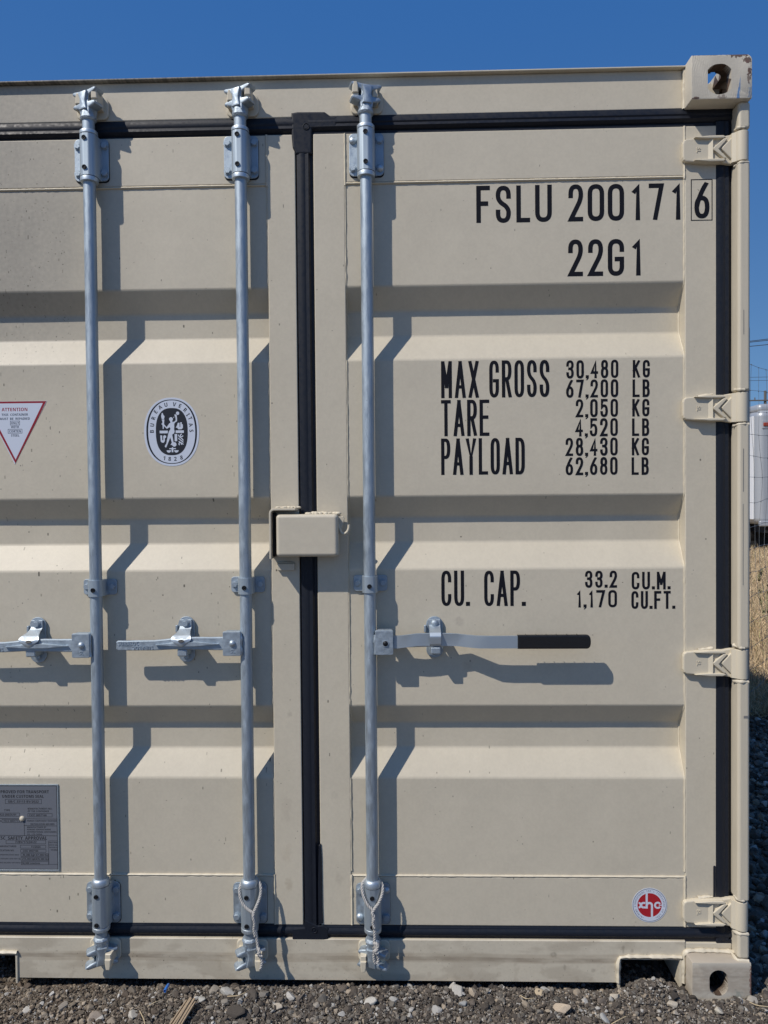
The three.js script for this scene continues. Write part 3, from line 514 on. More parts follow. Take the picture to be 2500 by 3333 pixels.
{
  const D = doors[0], ruled = (ox, oy) => (u, v) => at(ox + u / 1.327, oy + v / 1.327, ZP);
  const word = (txt, q, u0, u1, v0, v1, t, gap) => { const a = q(u0, v0), b = q(u1, v1); part('lettering', strokes(txt, a.x, b.x, Math.min(a.y, b.y), Math.max(a.y, b.y), t, onPanelOrStile, gap), ink, D); };
  const A = ruled(1250, 150), T = 0.0126;
  word('F', A, 398, 458, 604, 763, T); word('S', A, 482, 548, 604, 763, T); word('L', A, 571, 631, 602, 761, T); word('U', A, 652, 725, 600, 759, T);
  word('2', A, 796, 860, 598, 757, T); word('0', A, 879, 951, 597, 755, T); word('0', A, 966, 1037, 596, 754, T); word('1', A, 1072, 1106, 595, 752, T); word('7', A, 1143, 1208, 594, 751, T); word('1', A, 1246, 1280, 593, 750, T); word('6', A, 1338, 1403, 590, 746, T);
  word('2', A, 795, 859, 836, 994, T); word('2', A, 881, 946, 835, 993, T); word('G', A, 966, 1037, 834, 992, T); word('1', A, 1074, 1108, 833, 991, T);
  const B = ruled(1250, 900), tb = 0.0094, ts = 0.007;
  word('MAX GROSS', B, 246, 714, 366, 520, tb, 0.3); word('TARE', B, 246, 455, 534, 688, tb, 0.28); word('PAYLOAD', B, 246, 608, 700, 854, tb, 0.28);
  for (const [s, u0, v0, v1] of [['30,480', 787, 362, 438], ['67,200', 786, 446, 521], ['2,050', 828, 530, 606], ['4,520', 826, 613, 689], ['28,430', 784, 697, 773], ['62,680', 784, 781, 856]]) word(s, B, u0, 1012 - (v0 - 362) * 0.008, v0, v1, ts, 0.36);
  for (let i = 0; i < 6; i++) { const v = 361 + i * 84; word(i % 2 ? 'LB' : 'KG', B, 1074 - i, 1148 - i, v, v + 75, ts, 0.4); }
  const C = ruled(1250, 1700);
  word('CU.', C, 247, 367, 209, 361, tb, 0.28); word('CAP.', C, 432, 608, 209, 361, tb, 0.28); word('33.2', C, 868, 1006, 209, 282, ts, 0.38); word('1,170', C, 834, 1006, 293, 367, ts, 0.38); word('CU.M.', C, 1069, 1234, 214, 289, ts, 0.34); word('CU.FT.', C, 1068, 1254, 297, 373, ts, 0.34);
  // frame round the check digit
  const a = A(1323, 578), b = A(1416, 755), w = 0.0022, z = ZD + 0.0005;
  part('lettering', [span(a.x, b.x, a.y - w, a.y, z - 0.0004, z, 0.0001), span(a.x, b.x, b.y, b.y + w, z - 0.0004, z, 0.0001), span(a.x, a.x + w, b.y + w, a.y - w, z - 0.0004, z, 0.0001), span(b.x - w, b.x, b.y + w, a.y - w, z - 0.0004, z, 0.0001)], ink, D);
}
const raised = (txt, size, h) => { const g = new TextGeometry(txt, { font, size, depth: h, curveSegments: 3, bevelEnabled: false }); g.computeBoundingBox(); const b = g.boundingBox; return g.translate(-(b.min.x + b.max.x) / 2, -(b.min.y + b.max.y) / 2, 0); };

/* ---------- handles ---------- */
{
  const hubG = w => [plate(roundRect(-w / 2, w / 2, -0.034, 0.034, 0.004), -0.004, 0.0045, 0.0014, 2), span(-w / 2 + 0.003, w / 2 - 0.001, 0.022, 0.0345, -0.026, 0.003, 0.006, 3), span(-w / 2 + 0.003, w / 2 - 0.001, -0.034, -0.027, -0.026, 0.002, 0.002)];
  // the two forged handles on the left door
  const forged = () => { // local x runs left from the hub (negative)
    const o = [[0.012, 0.018], [-0.04, 0.0185], [-0.1, 0.0195], [-0.155, 0.018], [-0.225, 0.0125], [-0.338, 0.0125], [-0.343, 0.009], [-0.343, -0.0115], [-0.337, -0.0155], [-0.225, -0.0165], [-0.17, -0.0145], [-0.1, -0.0165], [-0.04, -0.0185], [0.012, -0.019]];
    const g = [plate(o, -0.006, 0.004, 0.003, 2)];
    g.push(prism([[-0.222, 0.0], [-0.155, 0.008], [-0.105, 0.0095], [-0.105, -0.007], [-0.155, -0.0065]], 0.002, 0.011, (a, b, s) => V3(a, b * (1 - (s - 0.002) * 40), s), 0.3));
    g.push(prism([[-0.03, 0.0], [-0.095, 0.008], [-0.105, 0.0095], [-0.105, -0.007], [-0.095, -0.0065]], 0.002, 0.011, (a, b, s) => V3(a, b * (1 - (s - 0.002) * 40), s), 0.3));
    return g;
  };
  for (const i of [0, 1]) {
    const X = RX[i], y = i ? 1.0045 : 1.0005, h = group('lock_handle', box20, X, y, -0.007);
    const b = part('bar', forged(), zinc, h); b.position.set(-0.045, 0.0, -0.002); b.rotation.z = 0.012; b.scale.x = 0.925;
    const e = part('embossing', [raised('SURALOC', 0.0105, 0.002).translate(-0.305, 0.0045, 0.0035), raised('SURALOC', 0.0105, 0.002).rotateZ(Math.PI).translate(-0.262, -0.0085, 0.0035)], zincBright, h); e.position.set(-0.045, 0, -0.002); e.rotation.z = 0.012; e.scale.x = 0.925;
    const hub = part('hub', hubG(0.05), zinc, h); hub.position.set(-0.036, 0, 0.002);
    fast('rivet', domeG, zincBright, h, -0.034, 0.001, 0.0065, 0, 0.85);
    const t = part('embossing', [raised('SL', 0.009, 0.001)], zincBright, h); t.position.set(-0.033, -0.0205, 0.0066);
    part('weld_bead', [bead([V3(-0.012, 0.03, 0.0), V3(-0.0115, 0, 0.001), V3(-0.012, -0.032, 0.0)], 0.004, 0.4)], zincBright, h);
  }
  { // the rubber-gripped handle on the right door
    const X = RX[2], h = group('lock_handle', box20, X, 1.0045, -0.0085);
    const hub = part('hub', hubG(0.05), zinc, h); hub.position.set(0.0395, 0.001, 0.002);
    const P = [[0.05, -0.012], [0.07, -0.008], [0.1, -0.004], [0.13, -0.003], [0.19, -0.008], [0.24, -0.012], [0.27, -0.004], [0.3, 0.004], [0.33, 0.005], [0.415, 0.005]];
    const g = merge([bar(P, 0.034, 0.0095)]), p = g.attributes.position; for (let k = 0; k < p.count; k++) { const x = p.getX(k); p.setY(k, p.getY(k) + 0.008 * smooth(0.07, 0.13, x) - 0.006 * smooth(0.19, 0.31, x)); } g.computeVertexNormals();
    part('bar', BGU.toCreasedNormals(g, 0.5), zincBright, h);
    const gr = new THREE.Shape(); gr.moveTo(0.4065, -0.0165); gr.lineTo(0.595, -0.0165); gr.quadraticCurveTo(0.6065, -0.016, 0.6065, 0.003); gr.quadraticCurveTo(0.6065, 0.0215, 0.595, 0.0215); gr.lineTo(0.4065, 0.0215); gr.closePath();
    part('grip', [plate(gr, -0.0035, 0.0135, 0.004, 3)], blackPlastic, h, 'black rubber grip sleeve');
    const ridge = []; for (let k = 0; k < 6; k++) ridge.push(box(0.0012, 0.002, 0.018, 0.43 + k * 0.028, 0.0216, 0.005, 0.0005)); part('grip_mark', ridge, blackPlastic, h);
    fast('rivet', domeG, screwBlack, h, 0.043, -0.001, 0.0065, 0, 0.7); fast('washer', merge([cyl(0.0095, 0.002, 'z', 0, 0, 0.001)]), zincBright, h, 0.043, -0.001, 0.0062);
    part('weld_bead', [bead([V3(0.014, 0.022, -0.002), V3(0.0135, 0, 0), V3(0.014, -0.033, -0.002)], 0.004, 0.4)], zinc, h);
  }
  // retainers that hold the handles
  for (const [i, x, y] of [[0, -1.998, 1.007], [1, -1.569, 1.0075], [2, -0.862, 1.0115]]) {
    const k = group('handle_retainer', box20, x, y, 0), hh = i < 2 ? 0.0655 : 0.0585, z = -0.0588;
    part('base_plate', [plate(roundRect(-0.0235, 0.0235, -hh, hh, 0.0225), z, z + 0.005, 0.0012, 2), box(0.007, 0.02, 0.012, -0.0265, hh - 0.034, z + 0.006, 0.002, 2)], zinc, k);
    const strap = i < 2 // [y, z, half width]
      ? [[0.056, -0.05, 0.0165], [0.043, -0.05, 0.0165], [0.035, -0.044, 0.0165], [0.026, -0.026, 0.0185], [0.018, -0.007, 0.0235], [0.009, 0.003, 0.028], [0.001, 0.0055, 0.027], [-0.008, 0.004, 0.017], [-0.012, 0.001, 0.008]]
      : [[0.053, -0.0505, 0.0155], [0.04, -0.0505, 0.0155], [0.034, -0.045, 0.0155], [0.028, -0.025, 0.0155], [0.021, -0.006, 0.0155], [0.008, 0.001, 0.0155], [-0.006, 0.0, 0.0155], [-0.013, -0.003, 0.0155], [-0.016, -0.0045, 0.015]];
    const P = [], I = []; 
    const curve = new THREE.CatmullRomCurve3(strap.map(s => V3(s[2], s[0], s[1]))), n = 26, m = 8;
    for (const th of [0, -0.004]) for (let a = 0; a <= n; a++) { const q = curve.getPoint(a / n); for (let b = 0; b <= m; b++) { const u = b / m * 2 - 1; P.push(q.x * u, q.y + (i < 2 ? 0.006 * u * u * smooth(0.3, 0.8, a / n) : 0), q.z + th - 0.004 * u * u * (i < 2 ? smooth(0.3, 0.7, a / n) : 0)); } }
    const ns = (n + 1) * (m + 1); for (const o of [0, ns]) for (let a = 0; a < n; a++) for (let b = 0; b < m; b++) { const q = o + a * (m + 1) + b; o ? I.push(q, q + 1, q + m + 1, q + 1, q + m + 2, q + m + 1) : I.push(q, q + m + 1, q + 1, q + 1, q + m + 1, q + m + 2); }
    for (let a = 0; a < n; a++) for (const b of [0, m]) { const q = a * (m + 1) + b; I.push(q, q + ns, q + m + 1, q + m + 1, q + ns, q + ns + m + 1); }
    for (let b = 0; b < m; b++) for (const a of [0, n]) { const q = a * (m + 1) + b; I.push(q, q + 1, q + ns, q + 1, q + ns + 1, q + ns); }
    const g = new THREE.BufferGeometry(); g.setAttribute('position', new THREE.Float32BufferAttribute(P, 3)); g.setIndex(I); g.computeVertexNormals();
    part('hasp', BGU.toCreasedNormals(plain(g), 0.6), zincBright, k);
    part('catch', [box(0.028, 0.02, 0.048, 0.001, -0.0295, -0.0295, 0.004, 2)], zinc, k);
    if (i < 2) { const ht = part('hasp_slot', [cyl(0.0075, 0.002, 'z', 0, 0, 0).scale(1.1, 0.6, 1)], screwBlack, k); ht.position.set(0.002, 0.006, 0.0052); ht.rotation.x = -0.5; }
    fast('bolt', i < 2 ? hexG : domeG, zinc, k, 0, hh - 0.0185, -0.0475, 0.4, 1); fast('bolt', i < 2 ? hexG : domeG, zinc, k, 0, -hh + 0.0185, -0.0538, 0.9, 0.95);
    part('weld_tab', [box(0.034, 0.02, 0.006, 0, hh - 0.018, -0.0505, 0.002)], zinc, k);
  }
}

/* ---------- hinges ---------- */
{
  const o = [[-0.16, 0.0305], [-0.167, 0.026], [-0.169, 0.018], [-0.169, -0.018], [-0.167, -0.026], [-0.16, -0.0305], [-0.1, -0.0365], [-0.06, -0.0365], [-0.04, -0.04], [-0.02, -0.0405], [-0.02, 0.0405], [-0.04, 0.04], [-0.06, 0.0365], [-0.1, 0.0365]];
  const rib = (pts, z0, z1) => plate(pts, z0, z1, 0.0022, 2);
  const blade = merge([plate(o, -0.058, -0.0425, 0.003, 2),
    rib([[-0.14, 0.031], [-0.12, 0.0335], [-0.1, 0.0355], [-0.062, 0.0355], [-0.055, 0.03], [-0.062, 0.0275], [-0.1, 0.0275], [-0.12, 0.0285]], -0.046, -0.0335),
    rib([[-0.14, -0.031], [-0.12, -0.0285], [-0.1, -0.0275], [-0.062, -0.0275], [-0.055, -0.03], [-0.062, -0.0355], [-0.1, -0.0355], [-0.12, -0.0335]], -0.046, -0.0335),
    prism([[-0.104, -0.0445], [-0.09, -0.036], [-0.09, -0.046]], -0.028, 0.028, (a, b, s) => V3(a, s, b), 0.3),
    rib([[-0.09, 0.002], [-0.088, -0.004], [-0.06, -0.0275], [-0.053, -0.0265], [-0.074, -0.002], [-0.05, 0.026], [-0.06, 0.0275]], -0.046, -0.0345),
    rib([[-0.066, 0.0], [-0.063, 0.005], [-0.035, 0.034], [-0.025, 0.036], [-0.02, -0.036], [-0.035, -0.034], [-0.063, -0.005]], -0.046, -0.0355),
    prism([[-0.04, -0.05], [-0.04, -0.034], [-0.028, -0.024], [-0.02, -0.02], [-0.02, -0.05]], -0.0395, 0.0395, (a, b, s) => V3(a, s, b), 0.8)]);
  const barrel = merge([lathe([[0.001, -0.0405], [0.0165, -0.0405], [0.018, -0.039], [0.018, 0.039], [0.0165, 0.0405], [0.001, 0.0405]], 32)]);
  const pin = merge([cyl(0.008, 0.1, 'y', 0, 0, 0, 16)]);
  const sl = raised('SL', 0.0105, 0.0014).rotateZ(Math.PI / 2 * 1);
  sl.scale(-1, -1, 1);
  const slG = plain(raised('SL', 0.0105, 0.0014).rotateZ(-Math.PI / 2)); boxUV(slG);
  for (const sd of [0, 1]) HY.forEach((y, i) => {
    const h = group('hinge', box20, sd ? -2.438 : 0, y, 0); if (sd) h.scale.x = -1;
    part('blade', blade, weldPaint, h);
    const b = part('barrel', barrel, weldPaint, h); b.position.set(-0.0145, 0, -0.033);
    const p = part('pin', pin, zinc, h); p.position.set(-0.0145, 0, -0.033);
    const t = part('embossing', slG, weldPaint, h); t.position.set(-0.127, 0, -0.0426);
    if (i) part('weld_bead', [bead([V3(-0.125, 0.034, -0.054), V3(-0.1, 0.038, -0.054), V3(-0.085, 0.0395, -0.052)], 0.0045, 0.5)], weldPaint, h);
  });
}

/* ---------- padlock box across the door gap ---------- */
{
  const k = group('lock_box', box20, -1.214, 1.3, 0, 'welded steel padlock box bridging the two doors');
  const x0 = -1.2995 + 1.214, x1 = -1.128 + 1.214, y1 = 0.063, y0 = -0.0545, zf = 0.006, z0 = ZD;
  // folded shroud: rounded at top and right, open to the left
  const R = 0.014, out = [], inn = [], t = 0.005;
  const pr = []; // profile in (y, z): top flange, rounded front edge, front, bottom edge cut square
  for (let a = 0; a <= 6; a++) { const q = Math.PI / 2 * a / 6; pr.push([y1 - R + R * Math.sin(Math.PI / 2 - q), zf - R + R * Math.cos(Math.PI / 2 - q)]); }
  const face = new THREE.Shape(); face.moveTo(x0, y0); face.lineTo(x1 - 0.006, y0); face.quadraticCurveTo(x1, y0, x1, y0 + 0.01); face.lineTo(x1, y1 - R); face.quadraticCurveTo(x1, y1, x1 - R, y1); face.lineTo(x0 + 0.006, y1); face.quadraticCurveTo(x0, y1, x0, y1 - 0.006); face.closePath();
  part('front', [span(x0, x1, y0, y1, zf - 0.034, zf, 0.0105, 5)], paint, k);
  part('side', [span(x1 - 0.007, x1 - 0.001, y0 + 0.002, y1 - 0.006, z0, zf - 0.008, 0.002), span(x0 + 0.03, x1 - 0.004, y1 - 0.007, y1 - 0.001, z0, zf - 0.008, 0.002)], paint, k);
  const w = []; for (let i = 0; i < 34; i++) { const u = i / 33; w.push(new THREE.IcosahedronGeometry(rr(0.003, 0.0075), 1).scale(1.2, rr(0.6, 1), 1).translate(-0.004 + u * 0.088, y1 + 0.001 + 0.002 * noise(i, 2), rr(-0.052, -0.03))); }
  part('weld_bead', w, weldPaint, k);
  // keeper bracket on the left door
  const bx = -1.3185 + 1.214, by = 0.0795;
  const L = [[bx, -0.06], [bx, by - 0.014]]; for (let a = 0; a <= 5; a++) { const q = Math.PI - a / 5 * Math.PI / 2; L.push([bx + 0.014 + 0.014 * Math.cos(q), by - 0.014 + 0.014 * Math.sin(q)]); } L.push([-0.031, by], [-0.031, by - 0.0055]);
  for (let a = 5; a >= 0; a--) { const q = Math.PI - a / 5 * Math.PI / 2; L.push([bx + 0.014 + 0.0085 * Math.cos(q), by - 0.014 + 0.0085 * Math.sin(q)]); } L.push([bx + 0.0055, -0.06]);
  part('bracket', [plate(L, z0 - 0.002, zf - 0.002, 0.001)], paint, k);
  part('dark_gap', [span(bx + 0.006, bx + 0.011, -0.056, by - 0.012, z0, -0.02)], screwBlack, k);  // black strip stands in for the dark gap inside the bracket
  const w2 = []; for (let i = 0; i < 22; i++) w2.push(new THREE.IcosahedronGeometry(rr(0.003, 0.006), 1).scale(1.3, 0.7, 1).translate(bx + 0.014 + i / 21 * 0.062, by + 0.002, rr(-0.054, -0.04)));
  part('weld_bead', w2, weldPaint, k);
  part('stop_block', [span(-1.3055 + 1.214, -1.2565 + 1.214, -0.0965, -0.0775, z0, -0.046, 0.001)], paint, k);
  part('weld_bead', [bead([V3(-0.092, -0.0755, -0.055), V3(-0.07, -0.075, -0.055), V3(-0.044, -0.0765, -0.055)], 0.004, 0.6)], weldPaint, k);
  const hk = [V3(x1 - 0.003, 0.036, -0.022), V3(x1 + 0.004, 0.018, -0.02), V3(x1 + 0.009, 0.009, -0.018), V3(x1 + 0.016, 0.008, -0.016), V3(x1 + 0.024, 0.013, -0.015), V3(x1 + 0.0285, 0.024, -0.015), V3(x1 + 0.029, 0.033, -0.015)];
  part('hook', [tube(hk, 0.0038, 30, 10)], weldPaint, k);
  part('gusset', [plate([[x1 - 0.002, 0.055], [x1 + 0.013, 0.056], [x1 + 0.016, 0.05], [x1 + 0.006, 0.008], [x1 - 0.002, 0.004]], -0.03, -0.024, 0.001)], paint, k);
}

/* ---------- stickers and plate ---------- */
const canvas = (w, h) => { const c = document.createElement('canvas'); c.width = w; c.height = h; return [c, c.getContext('2d')]; };
const decal = (c, rough = 0.4) => { const t = new THREE.CanvasTexture(c); t.colorSpace = THREE.SRGBColorSpace; t.anisotropy = 8; return new THREE.MeshStandardMaterial({ map: t, roughness: rough }); };
const lay = g => { const p = g.attributes.position; for (let i = 0; i < p.count; i++) p.setZ(i, p.getZ(i) + wave(p.getX(i), p.getY(i))); return g; }; // follows the slightly buckled sheet
const turned = (g, s, x, y, deg) => { g.save(); g.translate(x, y); g.rotate(deg * Math.PI / 180); g.fillText(s, 0, 0); g.restore(); };
const WHITE = '#ccd3e0', NAVY = '#17191f';
{ // oval certification seal
  const [c, g] = canvas(628, 760), S = 0.5, X = x => (x - 195) * S, Y = y => (y - 175) * S;
  const oval = (x0, x1, y0, y1, n, col) => { g.fillStyle = col; g.beginPath(); for (let i = 0; i <= 90; i++) { const a = i / 90 * 2 * Math.PI, q = Math.cos(a), s = Math.sin(a); const x = (x0 + x1) / 2 + (x1 - x0) / 2 * Math.sign(q) * Math.abs(q) ** (2 / n), y = (y0 + y1) / 2 + (y1 - y0) / 2 * Math.sign(s) * Math.abs(s) ** (2 / n); i ? g.lineTo(X(x), Y(y)) : g.moveTo(X(x), Y(y)); } g.fill(); };
  g.fillStyle = WHITE; g.fillRect(0, 0, 628, 760);
  oval(246, 1402, 220, 1647, 2.25, NAVY); oval(288, 1362, 238, 1630, 2.25, WHITE); oval(463, 1192, 408, 1457, 2.5, '#26262b');
  g.fillStyle = NAVY; g.textAlign = 'center'; g.textBaseline = 'middle'; g.font = 'bold 62px sans-serif';
  for (const [s, x, y, r] of [['B', 375, 925, -90], ['U', 382, 782, -81], ['R', 410, 632, -70], ['E', 465, 490, -55], ['A', 570, 390, -33], ['U', 702, 335, -11], ['V', 895, 328, 11], ['E', 1022, 365, 22], ['R', 1138, 455, 42], ['I', 1202, 560, 55], ['T', 1250, 640, 66], ['A', 1262, 785, 76], ['S', 1275, 918, 88], ['1', 652, 1520, 10], ['8', 770, 1538, 3], ['2', 900, 1538, -4], ['8', 1040, 1508, -10]]) turned(g, s, X(x), Y(y), r);
  g.fillStyle = WHITE; const poly = P => { g.beginPath(); P.forEach((p, i) => i ? g.lineTo(X(p[0]), Y(p[1])) : g.moveTo(X(p[0]), Y(p[1]))); g.closePath(); g.fill(); }, disc = (x, y, r) => { g.beginPath(); g.arc(X(x), Y(y), r * S, 0, 7); g.fill(); };
  disc(812, 655, 44); disc(965, 525, 38); disc(880, 1215, 50); disc(860, 600, 1);
  poly([[788, 690], [842, 690], [848, 722], [890, 708], [920, 680], [915, 620], [890, 560], [905, 545], [945, 570], [952, 640], [950, 700], [905, 730], [885, 760], [885, 830], [880, 870], [892, 930], [880, 965], [835, 1000], [850, 1080], [862, 1160], [850, 1220], [800, 1232], [798, 1218], [825, 1175], [790, 1060], [770, 1110], [735, 1190], [695, 1282], [668, 1275], [662, 1250], [700, 1190], [715, 1110], [745, 985], [760, 930], [800, 870], [780, 830], [715, 870], [640, 795], [598, 770], [600, 740], [640, 752], [712, 832], [770, 750], [800, 735]]);
  poly([[612, 665], [660, 665], [645, 870], [622, 870]]); poly([[598, 660], [662, 660], [655, 685], [605, 685]]); poly([[600, 645], [588, 590], [605, 510], [630, 525], [640, 560], [668, 590], [655, 650], [628, 655]]); poly([[862, 622], [885, 595], [892, 610], [872, 630]]);
  poly([[548, 908], [738, 908], [735, 968], [552, 968]]); poly([[915, 905], [1102, 905], [1102, 962], [915, 962]]); poly([[890, 985], [948, 985], [948, 1145], [890, 1145]]);
  poly([[562, 1012], [606, 1012], [608, 1120], [632, 1120], [628, 1030], [660, 1005], [700, 1030], [690, 1070], [668, 1070], [665, 1140], [640, 1175], [600, 1175], [570, 1145]]);
  poly([[965, 738], [1005, 735], [1008, 830], [1022, 830], [1025, 725], [1055, 725], [1058, 770], [1080, 772], [1082, 850], [1050, 880], [975, 882], [955, 848], [918, 846], [950, 790]]);
  g.strokeStyle = WHITE; g.lineWidth = 11; for (const k of [0, 1, 2]) { g.beginPath(); g.moveTo(X(975 + k * 6), Y(1000 + k * 72)); g.bezierCurveTo(X(985), Y(1060 + k * 50), X(1070), Y(1080 + k * 55), X(1085), Y(1130 + k * 45)); g.stroke(); } g.beginPath(); g.arc(X(1050), Y(1018), 14, 0, 5); g.stroke(); g.beginPath(); g.arc(X(1015), Y(1205), 14, 2, 7); g.stroke();
  poly([[762, 1298], [915, 1298], [915, 1320], [856, 1322], [856, 1390], [818, 1390], [818, 1322], [762, 1320]]); disc(838, 1295, 18);
  for (const x of [755, 925]) { g.beginPath(); g.arc(X(x), Y(1345), 52 * S, 0, Math.PI); g.fill(); }
  const a = at(468, 1295, ZP), b = at(650, 1516, ZP), s = new THREE.Shape(); for (let i = 0; i < 64; i++) { const t = i / 64 * 2 * Math.PI, q = Math.cos(t), n = Math.sin(t), x = (a.x + b.x) / 2 + (b.x - a.x) / 2 * Math.sign(q) * Math.abs(q) ** (2 / 2.2), y = (a.y + b.y) / 2 + (a.y - b.y) / 2 * Math.sign(n) * Math.abs(n) ** (2 / 2.2); i ? s.lineTo(x, y) : s.moveTo(x, y); }
  part('sticker', rectUV(lay(merge([plate(s, ZP + 0.0002, ZP + 0.0006, 0)])), a.x, b.y, b.x - a.x, a.y - b.y), decal(c), doors[1], 'white oval certification sticker with dark emblem');
}
{ // red-edged warning triangle
  const [c, g] = canvas(900, 880); const L = at(-56, 1307, ZP), R = at(152.5, 1305, ZP), Bt = at(49, 1511, ZP);
  g.fillStyle = WHITE; g.fillRect(0, 0, 900, 880); const tri = (m, col) => { g.fillStyle = col; g.beginPath(); g.moveTo(0 + m * 1.8, m); g.lineTo(900 - m * 1.8, m); g.lineTo(450, 880 - m * 2.15); g.fill(); };
  tri(3, '#8f1d28'); tri(30, WHITE); g.textAlign = 'center'; g.textBaseline = 'middle';
  g.fillStyle = '#8a1c2a'; g.font = 'bold 66px sans-serif'; g.fillText('ATTENTION', 450, 116); g.fillStyle = '#1c2c44';
  g.font = 'bold 44px sans-serif'; g.fillText('THIS  CONTAINER', 450, 188); g.fillText('MUST  BE  REPAIRED', 450, 245); g.fillText('ONLY', 450, 305); g.fillText('WITH', 450, 360); g.fillText('CORTEN', 450, 420); g.fillText('STEEL', 450, 478);
  g.strokeStyle = '#1c2c44'; g.lineWidth = 6; g.strokeRect(385, 277, 130, 56); g.strokeRect(352, 391, 196, 56);
  const y1 = (L.y + R.y) / 2; part('sticker', rectUV(lay(merge([plate([[L.x, y1], [R.x, y1], [Bt.x, Bt.y]], ZP + 0.0004, ZP + 0.0008, 0)])), L.x, Bt.y, R.x - L.x, y1 - Bt.y), decal(c), doors[1], 'white triangular warning sticker with red border');
}
{ // maker's roundel
  const [c, g] = canvas(600, 600); g.fillStyle = WHITE; g.fillRect(0, 0, 600, 600); g.strokeStyle = NAVY; g.lineWidth = 7; g.beginPath(); g.arc(300, 300, 284, 0, 7); g.stroke(); g.fillStyle = '#a81f2a'; g.beginPath(); g.arc(300, 300, 208, 0, 7); g.fill();
  g.strokeStyle = WHITE; g.lineWidth = 34; g.lineCap = 'butt';
  const arc = (x, y, r, a, b) => { g.beginPath(); g.arc(x, y, r, a, b); g.stroke(); };
  arc(112, 302, 38, -1.6, 1.6); arc(196, 302, 40, 1.6, 4.7); g.beginPath(); g.moveTo(196, 263); g.lineTo(226, 263); g.moveTo(196, 341); g.lineTo(250, 341); g.stroke();
  g.lineWidth = 36; g.beginPath(); g.moveTo(250, 92); g.lineTo(250, 360); g.stroke(); arc(296, 306, 44, Math.PI, 2 * Math.PI); g.beginPath(); g.moveTo(340, 300); g.lineTo(340, 508); g.stroke();
  g.lineWidth = 32; arc(438, 302, 46, 0.55, 5.75); g.beginPath(); g.moveTo(460, 300); g.lineTo(510, 300); g.lineWidth = 18; g.stroke();
  g.fillStyle = '#20242e'; g.font = '40px serif'; g.textAlign = 'center'; g.textBaseline = 'middle';
  const txt = "NINGBO XINHUACHANG INT'L CONTAINERS CO LTD"; [...txt].forEach((ch, i) => { const a = -146 + i * 292 / (txt.length - 1); turned(g, ch, 300 + 247 * Math.sin(a * Math.PI / 180), 300 - 247 * Math.cos(a * Math.PI / 180), a); });
  g.font = 'bold 40px sans-serif'; [['新', 14], ['华', 0], ['昌', -14]].forEach(([ch, a]) => turned(g, ch, 300 - 247 * Math.sin(a * Math.PI / 180), 300 + 247 * Math.cos(a * Math.PI / 180), a)); for (const a of [27, -27]) { g.beginPath(); g.arc(300 - 247 * Math.sin(a * Math.PI / 180), 300 + 247 * Math.cos(a * Math.PI / 180), 6, 0, 7); g.fill(); }
  const m = at(2114.5, 2946, ZP + 0.003), r = 0.0492, s = new THREE.Shape(); s.absarc(m.x, m.y, r, 0, Math.PI * 2);
  part('sticker', rectUV(merge([plate(s, ZP + 0.0024, ZP + 0.0029, 0, 1, 40)]), m.x - r, m.y - r, 2 * r, 2 * r), decal(c), doors[0], 'round white sticker with red disc and white letters');
}
